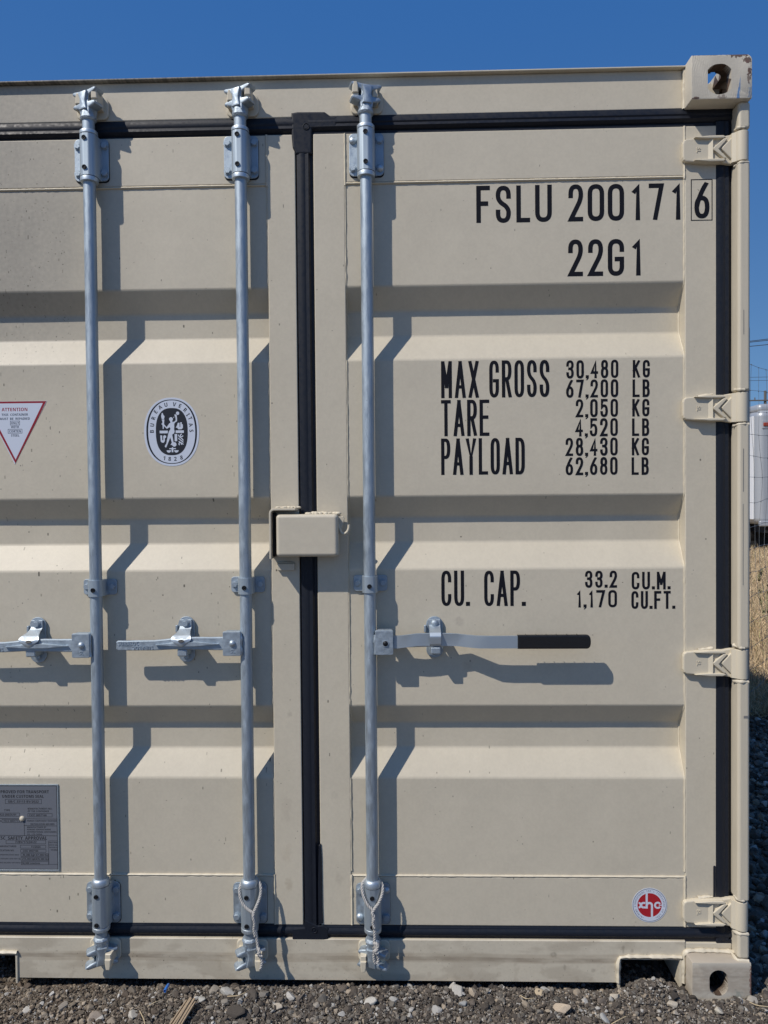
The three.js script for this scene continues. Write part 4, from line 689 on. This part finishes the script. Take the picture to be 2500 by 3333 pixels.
{ // grey approval plate
  const W = 860, H = 1040, [c, g] = canvas(W, H), px = 860 / 0.2045; g.fillStyle = '#6c7078'; g.fillRect(0, 0, W, H);
  for (let i = 0; i < 2600; i++) { g.fillStyle = `rgba(${rnd() < 0.5 ? '20,22,26' : '130,134,142'},${rr(0.02, 0.1)})`; g.fillRect(rnd() * W, rnd() * H, rr(1, 6), rr(1, 4)); }
  const K = '#15171c'; g.strokeStyle = K; g.fillStyle = K; g.lineWidth = 7; g.strokeRect(14, 14, W - 28, H - 28);
  const cx = x => 430 + (x - 515) * 0.61, cy = y => 26 + (y - 130) * 0.529; // plate drawing follows the photograph's crop
  const tx = (s, x, y, size, al = 'center', wgt = 'bold') => { g.font = `${wgt} ${size}px sans-serif`; g.textAlign = al; g.textBaseline = 'middle'; g.fillText(s, cx(x), cy(y)); };
  const bx = (x0, x1, y0, y1) => { g.lineWidth = 4; g.strokeRect(cx(x0), cy(y0), cx(x1) - cx(x0), cy(y1) - cy(y0)); };
  const ln = (x0, y0, x1, y1) => { g.lineWidth = 5; g.beginPath(); g.moveTo(cx(x0), cy(y0)); g.lineTo(cx(x1), cy(y1)); g.stroke(); };
  tx('APPROVED FOR TRANSPORT', 500, 245, 50); tx('UNDER CUSTOMS SEAL', 515, 350, 48); bx(158, 888, 415, 515); tx('GB/C 33113 BV/2022', 520, 467, 40);
  tx('TYPE', 190, 668, 32); bx(-160, 440, 730, 805); tx('CX22-20DZX/01', 190, 768, 32); tx("MANUFACTURER'S NO.", 605, 632, 28, 'left'); tx('OF THE CONTAINER', 605, 690, 28, 'left'); bx(608, 1098, 740, 818); tx('CXIC 0057160', 630, 780, 34, 'left');
  ln(-180, 855, 1255, 868); tx('NO.', 45, 915, 26); bx(85, 475, 880, 950); tx('FSLU 200171 6', 280, 915, 30); tx('TIMBER COMPONENT TREATMENT', 905, 910, 24, 'center', 'bold'); tx('IM/TAILILEUM 400/2005', 900, 985, 26); ln(530, 860, 535, 1245); ln(535, 1018, 1260, 1025);
  ['MANUFACTURED BY', 'NINGBO XINHUACHANG', 'INTERNATIONAL CONTAINERS', 'CO., LTD CHINA'].forEach((s, i) => tx(s, 585, 1055 + i * 54, 25, 'left')); ln(-180, 1240, 1265, 1252); tx('CSC  SAFETY  APPROVAL', 490, 1305, 54); bx(158, 958, 1352, 1435); tx('F/BV/17224/22', 560, 1395, 38);
  tx('DATE MANUFACTURED', 365, 1495, 28, 'right'); bx(445, 958, 1468, 1535); tx('11/2024', 755, 1503, 32); tx('IDENTIFICATION NO.', 325, 1590, 28, 'right'); bx(450, 962, 1565, 1630); tx('CXIC 0057160', 650, 1598, 30); tx('MAXIMUM OPERATING GROSS MASS', 415, 1688, 20, 'right', 'bold'); bx(455, 720, 1655, 1725); bx(738, 1008, 1660, 1728); tx('30,480 kg', 600, 1690, 32); tx('67,200 lbs', 880, 1693, 32);
  tx('ALLOWABLE STACKING LOAD FOR 1.8g', 440, 1778, 20, 'right', 'bold'); bx(455, 725, 1745, 1815); bx(742, 1010, 1750, 1818); tx('213,360 kg', 598, 1782, 30); tx('470,380 lbs', 880, 1785, 30); tx('TRANSVERSE RACKING TEST FORCE', 440, 1870, 20, 'right', 'bold'); bx(460, 1010, 1842, 1915); tx('150,000 newtons', 640, 1880, 30); bx(1018, 1270, 1368, 1905); ['FIRST MAINTE-', 'NANCE EXAMI-', 'NATION DATE'].forEach((s, i) => tx(s, 1135, 1405 + i * 55, 20, 'center', 'bold')); tx('11/2029', 1140, 1575, 28);
  const a = at(184, 2553, ZP), b = at(193, 2832, ZP), xr = -1.9505, k = group('data_plate', box20, xr - 0.1022, (a.y + b.y) / 2, ZP + 0.0004, 'dark grey stamped approval plate'); const hh = (a.y - b.y) / 2;
  const f = part('face', rectUV(merge([plate(roundRect(-0.1022, 0.1022, -hh, hh, 0.002), 0, 0.0022, 0.0005)]), -0.1022, -hh, 0.2044, 2 * hh), decal(c, 0.45), k); 
  part('edge', [span(0.1, 0.1035, -hh - 0.001, hh + 0.001, 0, 0.003, 0.0006), span(-0.1035, 0.1, hh - 0.0025, hh + 0.001, 0, 0.003, 0.0006), span(-0.1035, 0.1, -hh - 0.001, -hh + 0.0025, 0, 0.003, 0.0006)], zinc, k);
  const r0 = at(74, 2663, ZP); fast('rivet', domeG, weldPaint, k, r0.x - k.position.x, r0.y - k.position.y, 0.002, 0, 0.72);
}

/* ---------- ropes tied round the lower collars ---------- */
const ropeMat = new THREE.MeshStandardMaterial({ color: new THREE.Color(0.44, 0.425, 0.4), roughness: 0.9 });
function rope(list, r = 0.0041) {
  const out = [];
  for (const pts of list) {
    const c = new THREE.CatmullRomCurve3(pts), L = c.getLength(), n = Math.round(L / 0.0022), fr = c.computeFrenetFrames(n);
    for (let s = 0; s < 3; s++) { const q = []; for (let i = 0; i <= n; i++) { const a = i / n * L / 0.021 * 2 * Math.PI + s * 2.094, m = c.getPointAt(i / n); q.push(m.addScaledVector(fr.normals[i], Math.cos(a) * r * 0.56).addScaledVector(fr.binormals[i], Math.sin(a) * r * 0.56)); } out.push(new THREE.TubeGeometry(new THREE.CatmullRomCurve3(q), n, r * 0.58, 5)); }
  }
  return merge(out);
}
{
  const mk = (ox) => (u, v, z) => at(ox + u / 5.53, 2830 + v / 5.53, z - 0.0065);
  let q = mk(720);
  const ring = (X, y) => [V3(X + 0.014, y + 0.006, -0.044), V3(X - 0.012, y + 0.006, -0.044)];
  single('rope', rope([
    [V3(RX[1], 0.345, -0.041), q(395, 205, -0.024), q(345, 300, -0.012), q(332, 420, -0.004), q(380, 600, 0.003), q(480, 720, 0.009), q(560, 780, 0.012), q(590, 900, 0.012), q(612, 1050, 0.012), q(648, 1290, 0.012), q(668, 1450, 0.014), q(700, 1560, 0.014), q(735, 1660, 0.014), q(708, 1790, 0.013)],
    [V3(RX[1], 0.345, -0.041), q(660, 190, -0.026), q(712, 310, -0.014), q(702, 480, -0.006), q(645, 640, 0.004), q(590, 770, 0.011), q(575, 850, 0.016), q(600, 960, 0.016), q(590, 1080, 0.014), q(612, 1200, 0.014)],
    [q(655, 1400, 0.015), q(690, 1470, 0.021), q(665, 1530, 0.02), q(740, 1560, 0.02)]]), ropeMat, 'grey twisted rope looped round the lock rod with single loose tail', 'rope');
  q = mk(1120);
  single('rope', rope([
    [V3(RX[2], 0.347, -0.041), q(375, 190, -0.024), q(330, 260, -0.012), q(328, 380, -0.004), q(372, 540, 0.004), q(440, 660, 0.009), q(510, 735, 0.012), q(520, 830, 0.014), q(540, 1000, 0.013), q(552, 1200, 0.013), q(548, 1330, 0.014), q(590, 1420, 0.018), q(545, 1500, 0.018), q(540, 1600, 0.016), q(565, 1690, 0.015), q(615, 1650, 0.015), q(605, 1560, 0.016), q(560, 1460, 0.016), q(530, 1390, 0.016)],
    [V3(RX[2], 0.347, -0.041), q(640, 190, -0.026), q(692, 290, -0.014), q(690, 420, -0.005), q(625, 600, 0.005), q(545, 715, 0.011), q(508, 790, 0.017), q(545, 860, 0.018), q(520, 950, 0.015), q(545, 1060, 0.017)],
    [q(530, 1320, 0.014), q(600, 1350, 0.021), q(590, 1450, 0.021), q(530, 1480, 0.02), q(600, 1520, 0.02)]]), ropeMat, 'grey twisted rope on the gripped handle rod, ending in a knotted loop', 'rope');
}

/* ---------- ground ---------- */
const groundY = (x, z) => {
  const near = smooth(0.5, 0.12, Math.abs(z + 0.02)), n = 0.006 * noise(x * 6, z * 7, 4) + 0.004 * noise(x * 17, z * 19, 6);
  let y = 0.004 + n + 0.012 * smooth(-0.06, 0.0, z) * near - 0.016 * smooth(-0.03, -0.075, z) * near * smooth(0.06, -0.1, x);
  y += 0.034 * Math.exp(-(((x + 0.26) / 0.075) ** 2 + ((z + 0.04) / 0.06) ** 2));
  y += 0.012 * Math.exp(-(((x + 1.1) / 0.7) ** 2 + ((z - 0.0) / 0.09) ** 2)) + 0.012 * Math.exp(-(((x - 0.2) / 0.2) ** 2 + ((z - 0.05) / 0.15) ** 2));
  return y;
};
const gN = [tileNoise(512, 60), tileNoise(512, 150), tileNoise(512, 11)];
const gravelMap = rep(texRGB(512, 512, (i, j) => { const a = gN[0](i, j), b = gN[1](i, j), c = gN[2](i, j), f = 0.11 + 0.14 * a * b + 0.12 * Math.max(0, b - 0.62) * 3 + 0.05 * c; return [f * 1.02, f * 0.87, f * 0.7]; }), 1 / 1.1);
const gravelBump = rep(texGrey(512, 512, (i, j) => 0.5 * gN[0](i, j) + 0.5 * gN[1](i, j)), 1 / 1.1);
const groundMat = new THREE.MeshStandardMaterial({ map: gravelMap, bumpMap: gravelBump, bumpScale: 0.01, roughness: 0.95 });
{
  const g = new THREE.PlaneGeometry(1600, 1600, 1, 1).rotateX(-Math.PI / 2).translate(0, -0.03, 0); const uv = g.attributes.uv, p = g.attributes.position; for (let i = 0; i < uv.count; i++) uv.setXY(i, p.getX(i), p.getZ(i)); struct('ground', g, groundMat);
  const n = 260, b = new THREE.PlaneGeometry(9, 9, n, n).rotateX(-Math.PI / 2).translate(-0.3, 0, 0.1), q = b.attributes.position, w = b.attributes.uv; for (let i = 0; i < q.count; i++) { const x = q.getX(i), z = q.getZ(i), e = smooth(4.5, 3.6, Math.max(Math.abs(x + 0.3), Math.abs(z - 0.1))); q.setY(i, groundY(x, z) - 0.006 - (1 - e) * 0.03); w.setXY(i, x, z); } b.computeVertexNormals(); struct('gravel_bed', b, groundMat);
}
/* stones */
function rock(k, det = 1, flat = 0.62) {
  const g = BGU.mergeVertices(new THREE.IcosahedronGeometry(1, det).deleteAttribute('uv').deleteAttribute('normal')), p = g.attributes.position, v = V3(0, 0, 0), cuts = [];
  for (let i = 0; i < 11; i++) cuts.push([V3(rr(-1, 1), rr(-1, 1), rr(-1, 1)).normalize(), rr(0.42, 0.8)]);
  for (let i = 0; i < p.count; i++) { v.fromBufferAttribute(p, i); v.multiplyScalar(1 + 0.22 * noise(v.x * 1.5 + k * 9, v.y * 1.5, v.z * 1.5)); for (const [n, d] of cuts) { const e = v.dot(n) - d; if (e > 0) v.addScaledVector(n, -e * 0.9); } p.setXYZ(i, v.x * rr(0.97, 1.03), v.y * flat, v.z * rr(0.97, 1.03) * 0.85); }
  return boxUV(BGU.toCreasedNormals(plain(g), det > 1 ? 0.45 : 0.3));
}
const stoneTex = rep(texRGB(256, 256, (i, j) => { const f = 0.72 + 0.5 * (rn(i, j) - 0.5) + 0.4 * (gN[1](i * 2, j * 2) - 0.5); return [f, f * 0.985, f * 0.96]; }), 1.2);
const stoneMat = new THREE.MeshStandardMaterial({ map: stoneTex, roughness: 0.92 });
const gravelRocks = Array.from({ length: 7 }, (_, i) => rock(i, 1, rr(0.55, 0.85)));
const stoneColour = (x) => { // dark basalt, grey, tan and pale pebbles
  const t = rnd(), warm = smooth(-1.35, -1.9, x); const m = rr(0.75, 1.25);
  if (t < 0.62 - 0.22 * warm) { const a = rr(0.055, 0.15) * m; return [a * (1.18 + 0.12 * warm), a, a * (0.84 - 0.1 * warm)]; }
  if (t < 0.84) { const a = rr(0.14, 0.29) * m; return [a * (1.08 + 0.12 * warm), a, a * (0.88 - 0.12 * warm)]; }
  if (t < 0.935) { const a = rr(0.28, 0.42); return [a * 1.18, a, a * 0.78]; }
  const a = rr(0.42, 0.62); return [a, a * 0.98, a * 0.93];
};
{
  const lists = gravelRocks.map(() => []), M = new THREE.Matrix4(), Q = new THREE.Quaternion(), E = new THREE.Euler();
  const scatter = (n, x0, x1, z0, z1, s0, s1, pw, lift, ok) => { for (let i = 0; i < n; i++) { const x = rr(x0, x1), z = rr(z0, z1); if (ok && !ok(x, z)) continue; const s = s0 + (s1 - s0) * rnd() ** pw; E.set(rr(-0.7, 0.7), rr(0, 6.3), rr(-0.7, 0.7)); Q.setFromEuler(E); M.compose(V3(x, groundY(x, z) + s * rr(-0.35, lift), z), Q, V3(s, s * rr(0.7, 1.1), s * rr(0.75, 1.2))); lists[i % 7].push([M.clone(), stoneColour(x)]); } };
  const clear = (x, z) => !(x > -0.172 && x < 0.01 && z > -0.19 && z < 0.006);
  scatter(90000, -2.6, 0.75, -0.18, 0.28, 0.0014, 0.004, 1.1, 0.7, clear);
  scatter(19000, -2.6, 0.75, -0.2, 0.3, 0.0042, 0.0095, 1.5, 0.5, clear);
  scatter(1900, -2.6, 0.75, -0.2, 0.3, 0.008, 0.02, 2.2, 0.25, clear);
  scatter(9000, -2.6, 0.1, -1.4, -0.2, 0.008, 0.02, 1.6, 0.4, clear);
  scatter(26000, 0.02, 3.4, -3.0, 0.1, 0.009, 0.03, 2.0, 0.4, clear);
  scatter(22000, -4.6, 4, 0.3, 4.4, 0.01, 0.026, 1.8, 0.4);
  const gr = new THREE.Group();
  lists.forEach((l, k) => { const im = new THREE.InstancedMesh(gravelRocks[k], stoneMat, l.length), c = new THREE.Color(); l.forEach(([m, col], i) => { im.setMatrixAt(i, m); im.setColorAt(i, c.setRGB(...col)); }); im.name = numbered('gravel'); im.userData = { kind: 'stuff', label: 'loose grey brown crushed gravel round the container', category: 'gravel' }; put(im, scene); });
}
{ // the stones that stand out one by one
  const big = [0, 1, 2, 3, 4].map(i => rock(20 + i, 3, 0.6));
  const S = [[1830, 3282, 0.029, 'pale tan wedge shaped stone, the largest on the gravel', [0.43, 0.36, 0.28]], [1492, 3224, 0.023, 'pale grey rounded stone lying under the door sill', [0.4, 0.39, 0.36]], [738, 3228, 0.022, 'light grey pitted stone beside the blue scrap', [0.42, 0.41, 0.38]], [770, 3292, 0.031, 'large dark brown clod right of the wood splinter', [0.06, 0.052, 0.045]], [1205, 3258, 0.02, 'whitish flat stone below the middle lock rod', [0.46, 0.45, 0.42]], [945, 3242, 0.019, 'pale grey upright stone between two dark clods', [0.42, 0.41, 0.39]], [1503, 3266, 0.016, 'grey egg shaped pebble on the gravel', [0.3, 0.31, 0.31]], [2188, 3266, 0.016, 'cream flat stone in front of the sill notch', [0.45, 0.41, 0.34]], [2002, 3240, 0.0155, 'cream rounded stone left of the sill notch', [0.48, 0.43, 0.35]], [1968, 3316, 0.018, 'grey stone near the bent straw', [0.34, 0.35, 0.35]], [2198, 3296, 0.013, 'pale pebble before the corner casting', [0.44, 0.4, 0.34]], [2342, 3288, 0.014, 'cream pebble in front of the corner casting', [0.48, 0.45, 0.38]], [2448, 3252, 0.019, 'tan stone against the outer casting edge', [0.38, 0.35, 0.3]], [204, 3276, 0.018, 'buff stone beside a hollow in the gravel', [0.34, 0.3, 0.25]], [310, 3308, 0.021, 'brownish rough stone among straw bits', [0.27, 0.23, 0.19]], [430, 3302, 0.017, 'pale speckled stone by the thin straw', [0.42, 0.4, 0.36]], [90, 3284, 0.0135, 'off white chip on brown gravel', [0.46, 0.44, 0.4]], [655, 3250, 0.015, 'light grey stone by the dark clod', [0.4, 0.4, 0.38]], [905, 3276, 0.016, 'cream lump stone on dark gravel', [0.42, 0.38, 0.32]], [822, 3236, 0.02, 'dark grey block shaped clod', [0.075, 0.065, 0.055]], [1110, 3300, 0.013, 'white small chip among dark clods', [0.5, 0.49, 0.46]], [1756, 3230, 0.014, 'tan pebble by the pale straw', [0.44, 0.36, 0.25]], [1774, 3220, 0.0145, 'grey stone touching the sill shadow', [0.36, 0.36, 0.35]]];
  S.forEach(([u, v, s, label, c], i) => {
    const d = V3((u - 1250) / 2420, -(v - 1666.5) / 2420, -1).transformDirection(camera.matrixWorld), o = camera.position; let t = (0.025 - o.y) / d.y; let p = o.clone().addScaledVector(d, t); for (let k = 0; k < 3; k++) { t = (groundY(p.x, p.z) + s * 0.3 - o.y) / d.y; p = o.clone().addScaledVector(d, t); }
    const m = single('stone', big[i % 5], new THREE.MeshStandardMaterial({ map: stoneTex, color: new THREE.Color(...c).multiplyScalar(1.35), roughness: 0.9 }), label, 'stone', 'stones standing out in the gravel');
    m.position.set(p.x, groundY(p.x, p.z) + s * 0.22, p.z); m.rotation.set(rr(-0.3, 0.3), rr(0, 6), rr(-0.3, 0.3)); m.scale.set(s, s * rr(0.85, 1.15), s * rr(0.8, 1.1));
  });
}
const onGround = (u, v, h = 0.02) => { const d = V3((u - 1250) / 2420, -(v - 1666.5) / 2420, -1).transformDirection(camera.matrixWorld), o = camera.position; let p = o.clone().addScaledVector(d, (0.03 - o.y) / d.y); for (let k = 0; k < 3; k++) p = o.clone().addScaledVector(d, (groundY(p.x, p.z) + h - o.y) / d.y); return p; };
{ // splinter of wood, blue scrap, straws
  const a = onGround(622, 3260, 0.022), b = onGround(566, 3345, 0.012), g = [];
  const dir = b.clone().sub(a), L = dir.length(); for (let k = 0; k < 9; k++) { const w = rr(0.003, 0.006), s = new RoundedBoxGeometry(w, rr(0.004, 0.008), L * rr(0.75, 1.15), 1, 0.0006).translate((k - 4) * 0.0034, rr(-0.002, 0.003), rr(-0.012, 0.012)); s.rotateY(rr(-0.05, 0.05)); g.push(s); }
  const woodMap = rep(texRGB(128, 512, (i, j) => { const f = 0.3 + 0.3 * fbm(i * 0.16, j * 0.012, 3); return [f * 1.12, f * 0.86, f * 0.58]; }), 20, 4);
  const m = single('wood_splinter', g, new THREE.MeshStandardMaterial({ map: woodMap, roughness: 0.9 }), 'broken weathered splinter of brown wood lying on gravel', 'wood splinter'); m.position.copy(a).add(b).multiplyScalar(0.5); m.lookAt(b);
  const p = onGround(536, 3226, 0.012); const q = onGround(548, 3205, 0.012);
  single('plastic_scrap', [tube([p, p.clone().lerp(q, 0.4).add(V3(0.002, 0.004, 0)), q], 0.0042, 14, 7)], new THREE.MeshStandardMaterial({ color: new THREE.Color(0.02, 0.16, 0.55), roughness: 0.35 }), 'short scrap of bright blue plastic half buried beside pale stone', 'plastic scrap');
  const straw = new THREE.MeshStandardMaterial({ color: new THREE.Color(0.5, 0.4, 0.25), roughness: 0.85 });
  for (const [pts, lab] of [[[[455, 3290], [468, 3318], [472, 3335]], 'thin upright straw in the gravel left of wood splinter'], [[[1694, 3240], [1712, 3250], [1738, 3249]], 'pale bent straw below the door sill'], [[[1990, 3333], [2010, 3322], [2038, 3308]], 'straw pointing towards the sill notch'], [[[2440, 3262], [2465, 3272], [2500, 3277]], 'long curved straw beside the corner casting'], [[[480, 3276], [505, 3262], [520, 3258]], 'curled white fibre beside blue scrap'], [[[740, 3243], [775, 3240], [800, 3231]], 'rusty brown twig on dark gravel']])
    single('straw', [tube(pts.map(([u, v], i) => onGround(u, v, 0.028 + (i === 1 ? 0.005 : 0))), 0.0013, 18, 5)], straw, lab, 'straw', 'straws on the gravel');
}

/* ---------- beyond the container ---------- */
const field = new THREE.MeshStandardMaterial({ roughness: 1, map: rep(texRGB(512, 512, (i, j) => { const f = 0.8 + 0.5 * (gN[0](i, j) - 0.5) + 0.4 * (gN[2](i, j) - 0.5); return [0.4 * f, 0.3 * f, 0.17 * f]; }), 1 / 2) });
{
  const s = new THREE.Shape(); s.moveTo(0.5, 2.5); for (let x = 0.5; x <= 40; x += 0.4) s.lineTo(x, 2.55 + 0.12 * noise(x * 2, 3, 1) + 0.02 * x); s.lineTo(160, 120); s.lineTo(-60, 120); s.lineTo(-60, 7); s.lineTo(0.5, 7);
  const g = new THREE.ShapeGeometry(s).rotateX(-Math.PI / 2).translate(0, 0.006, 0); const p = g.attributes.position, uv = g.attributes.uv; for (let i = 0; i < p.count; i++) uv.setXY(i, p.getX(i), p.getZ(i)); struct('grass_field', g, field);
  // dry grass blades
  const bl = new THREE.BufferGeometry(); bl.setAttribute('position', new THREE.Float32BufferAttribute([-0.0025, 0, 0, 0.0025, 0, 0, 0.0018, 0.5, 0.12, -0.0018, 0.5, 0.12, 0.0, 1, 0.45], 3)); bl.setIndex([0, 1, 2, 0, 2, 3, 3, 2, 4]); bl.computeVertexNormals();
  const n = 46000, im = new THREE.InstancedMesh(boxUV(plain(bl)), new THREE.MeshStandardMaterial({ roughness: 0.9, side: THREE.DoubleSide }), n), M = new THREE.Matrix4(), Q = new THREE.Quaternion(), E = new THREE.Euler(), c = new THREE.Color();
  for (let i = 0; i < n; i++) { const z = -2.65 - 14 * rnd() ** 1.6, x = -0.95 - z * 0.47 + 0.95 + rr(-1.6, 1.9); const h = rr(0.06, 0.2); E.set(rr(-0.9, 0.9), rr(0, 6.3), rr(-0.9, 0.9)); Q.setFromEuler(E); const w = 1 + 0.5 * -z / 6; M.compose(V3(x, 0.004, z), Q, V3(w, h, h)); im.setMatrixAt(i, M); const t = rr(0.6, 1.25), gr = rnd() < 0.12 ? rnd() : 0; im.setColorAt(i, c.setRGB((0.58 - 0.2 * gr) * t, (0.44 - 0.05 * gr) * t, (0.27 - 0.1 * gr) * t)); }
  im.name = 'dry_grass'; im.userData = { kind: 'stuff', label: 'dry straw coloured grass beyond the container', category: 'grass' }; put(im, scene);
}
{ // woven wire fence running away beside the container
  const f = thing('wire_fence', 'thin woven wire fence standing in dry grass beside the container', 'fence'), wire = new THREE.MeshStandardMaterial({ color: new THREE.Color(0.2, 0.21, 0.22), roughness: 0.55, metalness: 0.6 });
  const P0 = at(2476, 1600, -3.05), dir = V3(0.62, 0, -0.78).normalize(), pt = (s, y) => V3(P0.x + dir.x * s + 0.05 * noise(s * 1.3, y * 1.6, 2), y, P0.z + dir.z * s + 0.06 * noise(y * 1.2, s, 7) + 0.05 * Math.sin(y * 2.4));
  const s0 = -0.45, s1 = 2.6, rows = [];
  for (let k = 0; k < 15; k++) rows.push(0.14 + k * 0.152);
  const sag = (s, y) => y + 0.03 * noise(s * 2.2, y * 3, 5) + 0.02 * (s);
  for (const y of rows) { const q = []; for (let s = s0; s <= s1 + 0.001; s += 0.0763) q.push(pt(s, sag(s, y))); part('wire', [tube(q, 0.0013, q.length * 2, 5)], wire, f); }
  for (let s = s0; s <= s1; s += 0.153) {
    const j = rr(-0.03, 0.03), lean = 0.10 * noise(s * 3, 1, 4), q = rows.map(y => pt(s + j + 0.05 * noise(y * 3, s * 4, 3) + lean * (y - 1.2), sag(s, y))); part('wire', [tube(q, 0.0011, 40, 5)], wire, f);
    part('knots', q.map(v => new THREE.IcosahedronGeometry(0.004, 0).translate(v.x, v.y, v.z)), wire, f);
  }
  for (const s of [s0, s1]) { const b = pt(s, 1.2); part('post', [cyl(0.03, 2.5, 'y', b.x, 1.2, b.z, 16)], wire, f); }
}
{ // parked trailers far behind the fence
  const silver = new THREE.MeshStandardMaterial({ color: new THREE.Color(0.46, 0.48, 0.5), roughness: 0.45, metalness: 0.35 }), white = new THREE.MeshStandardMaterial({ color: new THREE.Color(0.78, 0.79, 0.8), roughness: 0.45 }), dark = new THREE.MeshStandardMaterial({ color: new THREE.Color(0.012, 0.012, 0.013), roughness: 0.8 }), red = new THREE.MeshStandardMaterial({ color: new THREE.Color(0.3, 0.045, 0.02), roughness: 0.35 });
  const wheelG = merge([lathe([[0.2, -0.13], [0.46, -0.13], [0.5, -0.1], [0.5, 0.1], [0.46, 0.13], [0.2, 0.13]], 32).rotateZ(Math.PI / 2)]), rimG = merge([lathe([[0.01, -0.04], [0.16, -0.02], [0.27, 0.06], [0.29, 0.1], [0.29, -0.1], [0.01, -0.08]], 28).rotateZ(-Math.PI / 2)]);
  const a = at(2467, 1600, -16);
  const build = (t, w, h, len, y0, mat) => {
    part('body', [box(w, h, len, w / 2, y0 + h / 2, -len / 2, 0.16, 4)], mat, t); part('roof_cap', [box(w - 0.1, 0.22, len - 0.2, w / 2, y0 + h + 0.05, -len / 2, 0.1, 3)], mat, t);
    part('frame', [box(w - 0.5, 0.2, len - 0.3, w / 2, y0 - 0.11, -len / 2, 0.01)], dark, t); part('skirt', [box(w - 0.2, y0 - 0.12, 0.05, w / 2, y0 / 2 + 0.05, -0.9, 0.01)], dark, t);
    for (const x of [0.2, w - 0.2]) for (const z of [-1.3, -2.5]) { const wh = group('wheel', t, x, 0.5, z); part('tyre', wheelG, dark, wh); part('rim', rimG, silver, wh); }
    part('bumper', [box(w, 0.14, 0.08, w / 2, y0 + 0.03, 0.05, 0.03)], silver, t); part('undercarriage', [box(w - 0.4, y0 - 0.06, len - 1.2, w / 2, y0 / 2 + 0.02, -len / 2 - 0.4, 0.02)], dark, t);
  };
  const t1 = thing('trailer', 'silver grey box trailer with white side parked behind the wire fence', 'trailer', a.x, 0, a.z);
  build(t1, 2.5, 2.75, 9, 0.68, silver);
  part('marker_lamp', [box(0.3, 0.09, 0.05, 0.27, 3.08, 0.015, 0.02, 2)], red, t1, 'red marker lamp'); part('lamp_panel', [box(2.3, 0.2, 0.03, 1.25, 3.08, 0.0, 0.01)], silver, t1); part('notice', [box(0.3, 0.24, 0.01, 0.42, 1.72, 0.006, 0.002)], white, t1);
  part('side_panel', [box(0.03, 2.5, 8.6, -0.012, 2.05, -4.5, 0.01)], white, t1, 'white side panel'); part('tail_lamp', [box(0.14, 0.12, 0.04, 0.3, 0.62, 0.09, 0.02)], red, t1);
}
{ // dry weed at the fence
  const w = thing('dry_weed', 'leafy dry weed growing beside the wire fence', 'weed'), p = at(2496, 1790, -5.2), base = V3(p.x + 0.03, 0.0, p.z), st = new THREE.MeshStandardMaterial({ color: new THREE.Color(0.3, 0.25, 0.16), roughness: 0.9 }), lf = new THREE.MeshStandardMaterial({ color: new THREE.Color(0.3, 0.27, 0.15), roughness: 0.9, side: THREE.DoubleSide });
  for (let k = 0; k < 5; k++) { const q = [base.clone()]; let a = rr(0, 6.3), h = rr(0.55, 1.05), o = rr(0.05, 0.28); for (let i = 1; i <= 5; i++) q.push(V3(base.x + Math.cos(a + i * 0.2) * o * i / 5 + rr(-0.02, 0.02), h * i / 5, base.z + Math.sin(a + i * 0.2) * o * i / 5)); part('stem', [tube(q, 0.0035, 20, 5)], st, w);
    const L = [], c = new THREE.CatmullRomCurve3(q); for (let i = 0; i < 26; i++) { const m = c.getPoint(rr(0.35, 1)), g = new THREE.PlaneGeometry(rr(0.012, 0.025), rr(0.03, 0.06), 1, 2); const gp = g.attributes.position; for (let j = 0; j < 6; j++) gp.setZ(j, 0.3 * Math.abs(gp.getY(j))); g.translate(0, 0.02, 0).rotateX(rr(-1, 1)).rotateY(rr(0, 6)).translate(m.x, m.y, m.z); g.computeVertexNormals(); L.push(g); } part('leaves', L, lf, w).userData.kind = 'stuff'; }
}
{ // pole and overhead cables
  const wood = new THREE.MeshStandardMaterial({ color: new THREE.Color(0.13, 0.12, 0.115), roughness: 0.9 }), cable = new THREE.MeshStandardMaterial({ color: new THREE.Color(0.04, 0.045, 0.055), roughness: 0.6 });
  const p = at(2490, 1600, -68), top = at(2490, 1272, -68).y, t = thing('utility_pole', 'distant wooden utility pole rising above the parked trailer', 'utility pole', p.x, 0, p.z);
  part('shaft', [cyl(0.16, top, 'y', 0, top / 2, 0, 14, 0.11)], wood, t); part('crossarm', [box(3.4, 0.12, 0.12, -0.3, top - 0.9, 0.12, 0.02)], wood, t); for (const x of [-1.8, -1.0, 0.6, 1.2]) part('insulator', [cyl(0.05, 0.22, 'y', x, top - 0.74, 0.12, 10)], wood, t);
  for (const [v0, v1, z, r, lab] of [[1110, 1103, -40, 0.02, 'upper thin black overhead cable against the blue sky'], [1113.5, 1107, -40.4, 0.02, 'thin black overhead cable just below the upper one'], [1127, 1121, -40.8, 0.02, 'third thin black overhead cable under the close pair'], [1228, 1227, -66, 0.018, 'faint overhead cable level above the pole'], [1239, 1238, -66.4, 0.018, 'lowest faint overhead cable above the pole']]) {
    const a = at(2445, v0, z), b = at(2505, v1, z), d = b.clone().sub(a).normalize(), q = []; for (let s = -14; s <= 14; s += 2) q.push(a.clone().lerp(b, 0.5).addScaledVector(d, s).add(V3(0, 0.0012 * s * s, 0))); single('overhead_cable', [tube(q, r, 40, 6)], cable, lab, 'cable', 'overhead cables');
  }
}
renderer.render(scene, camera);
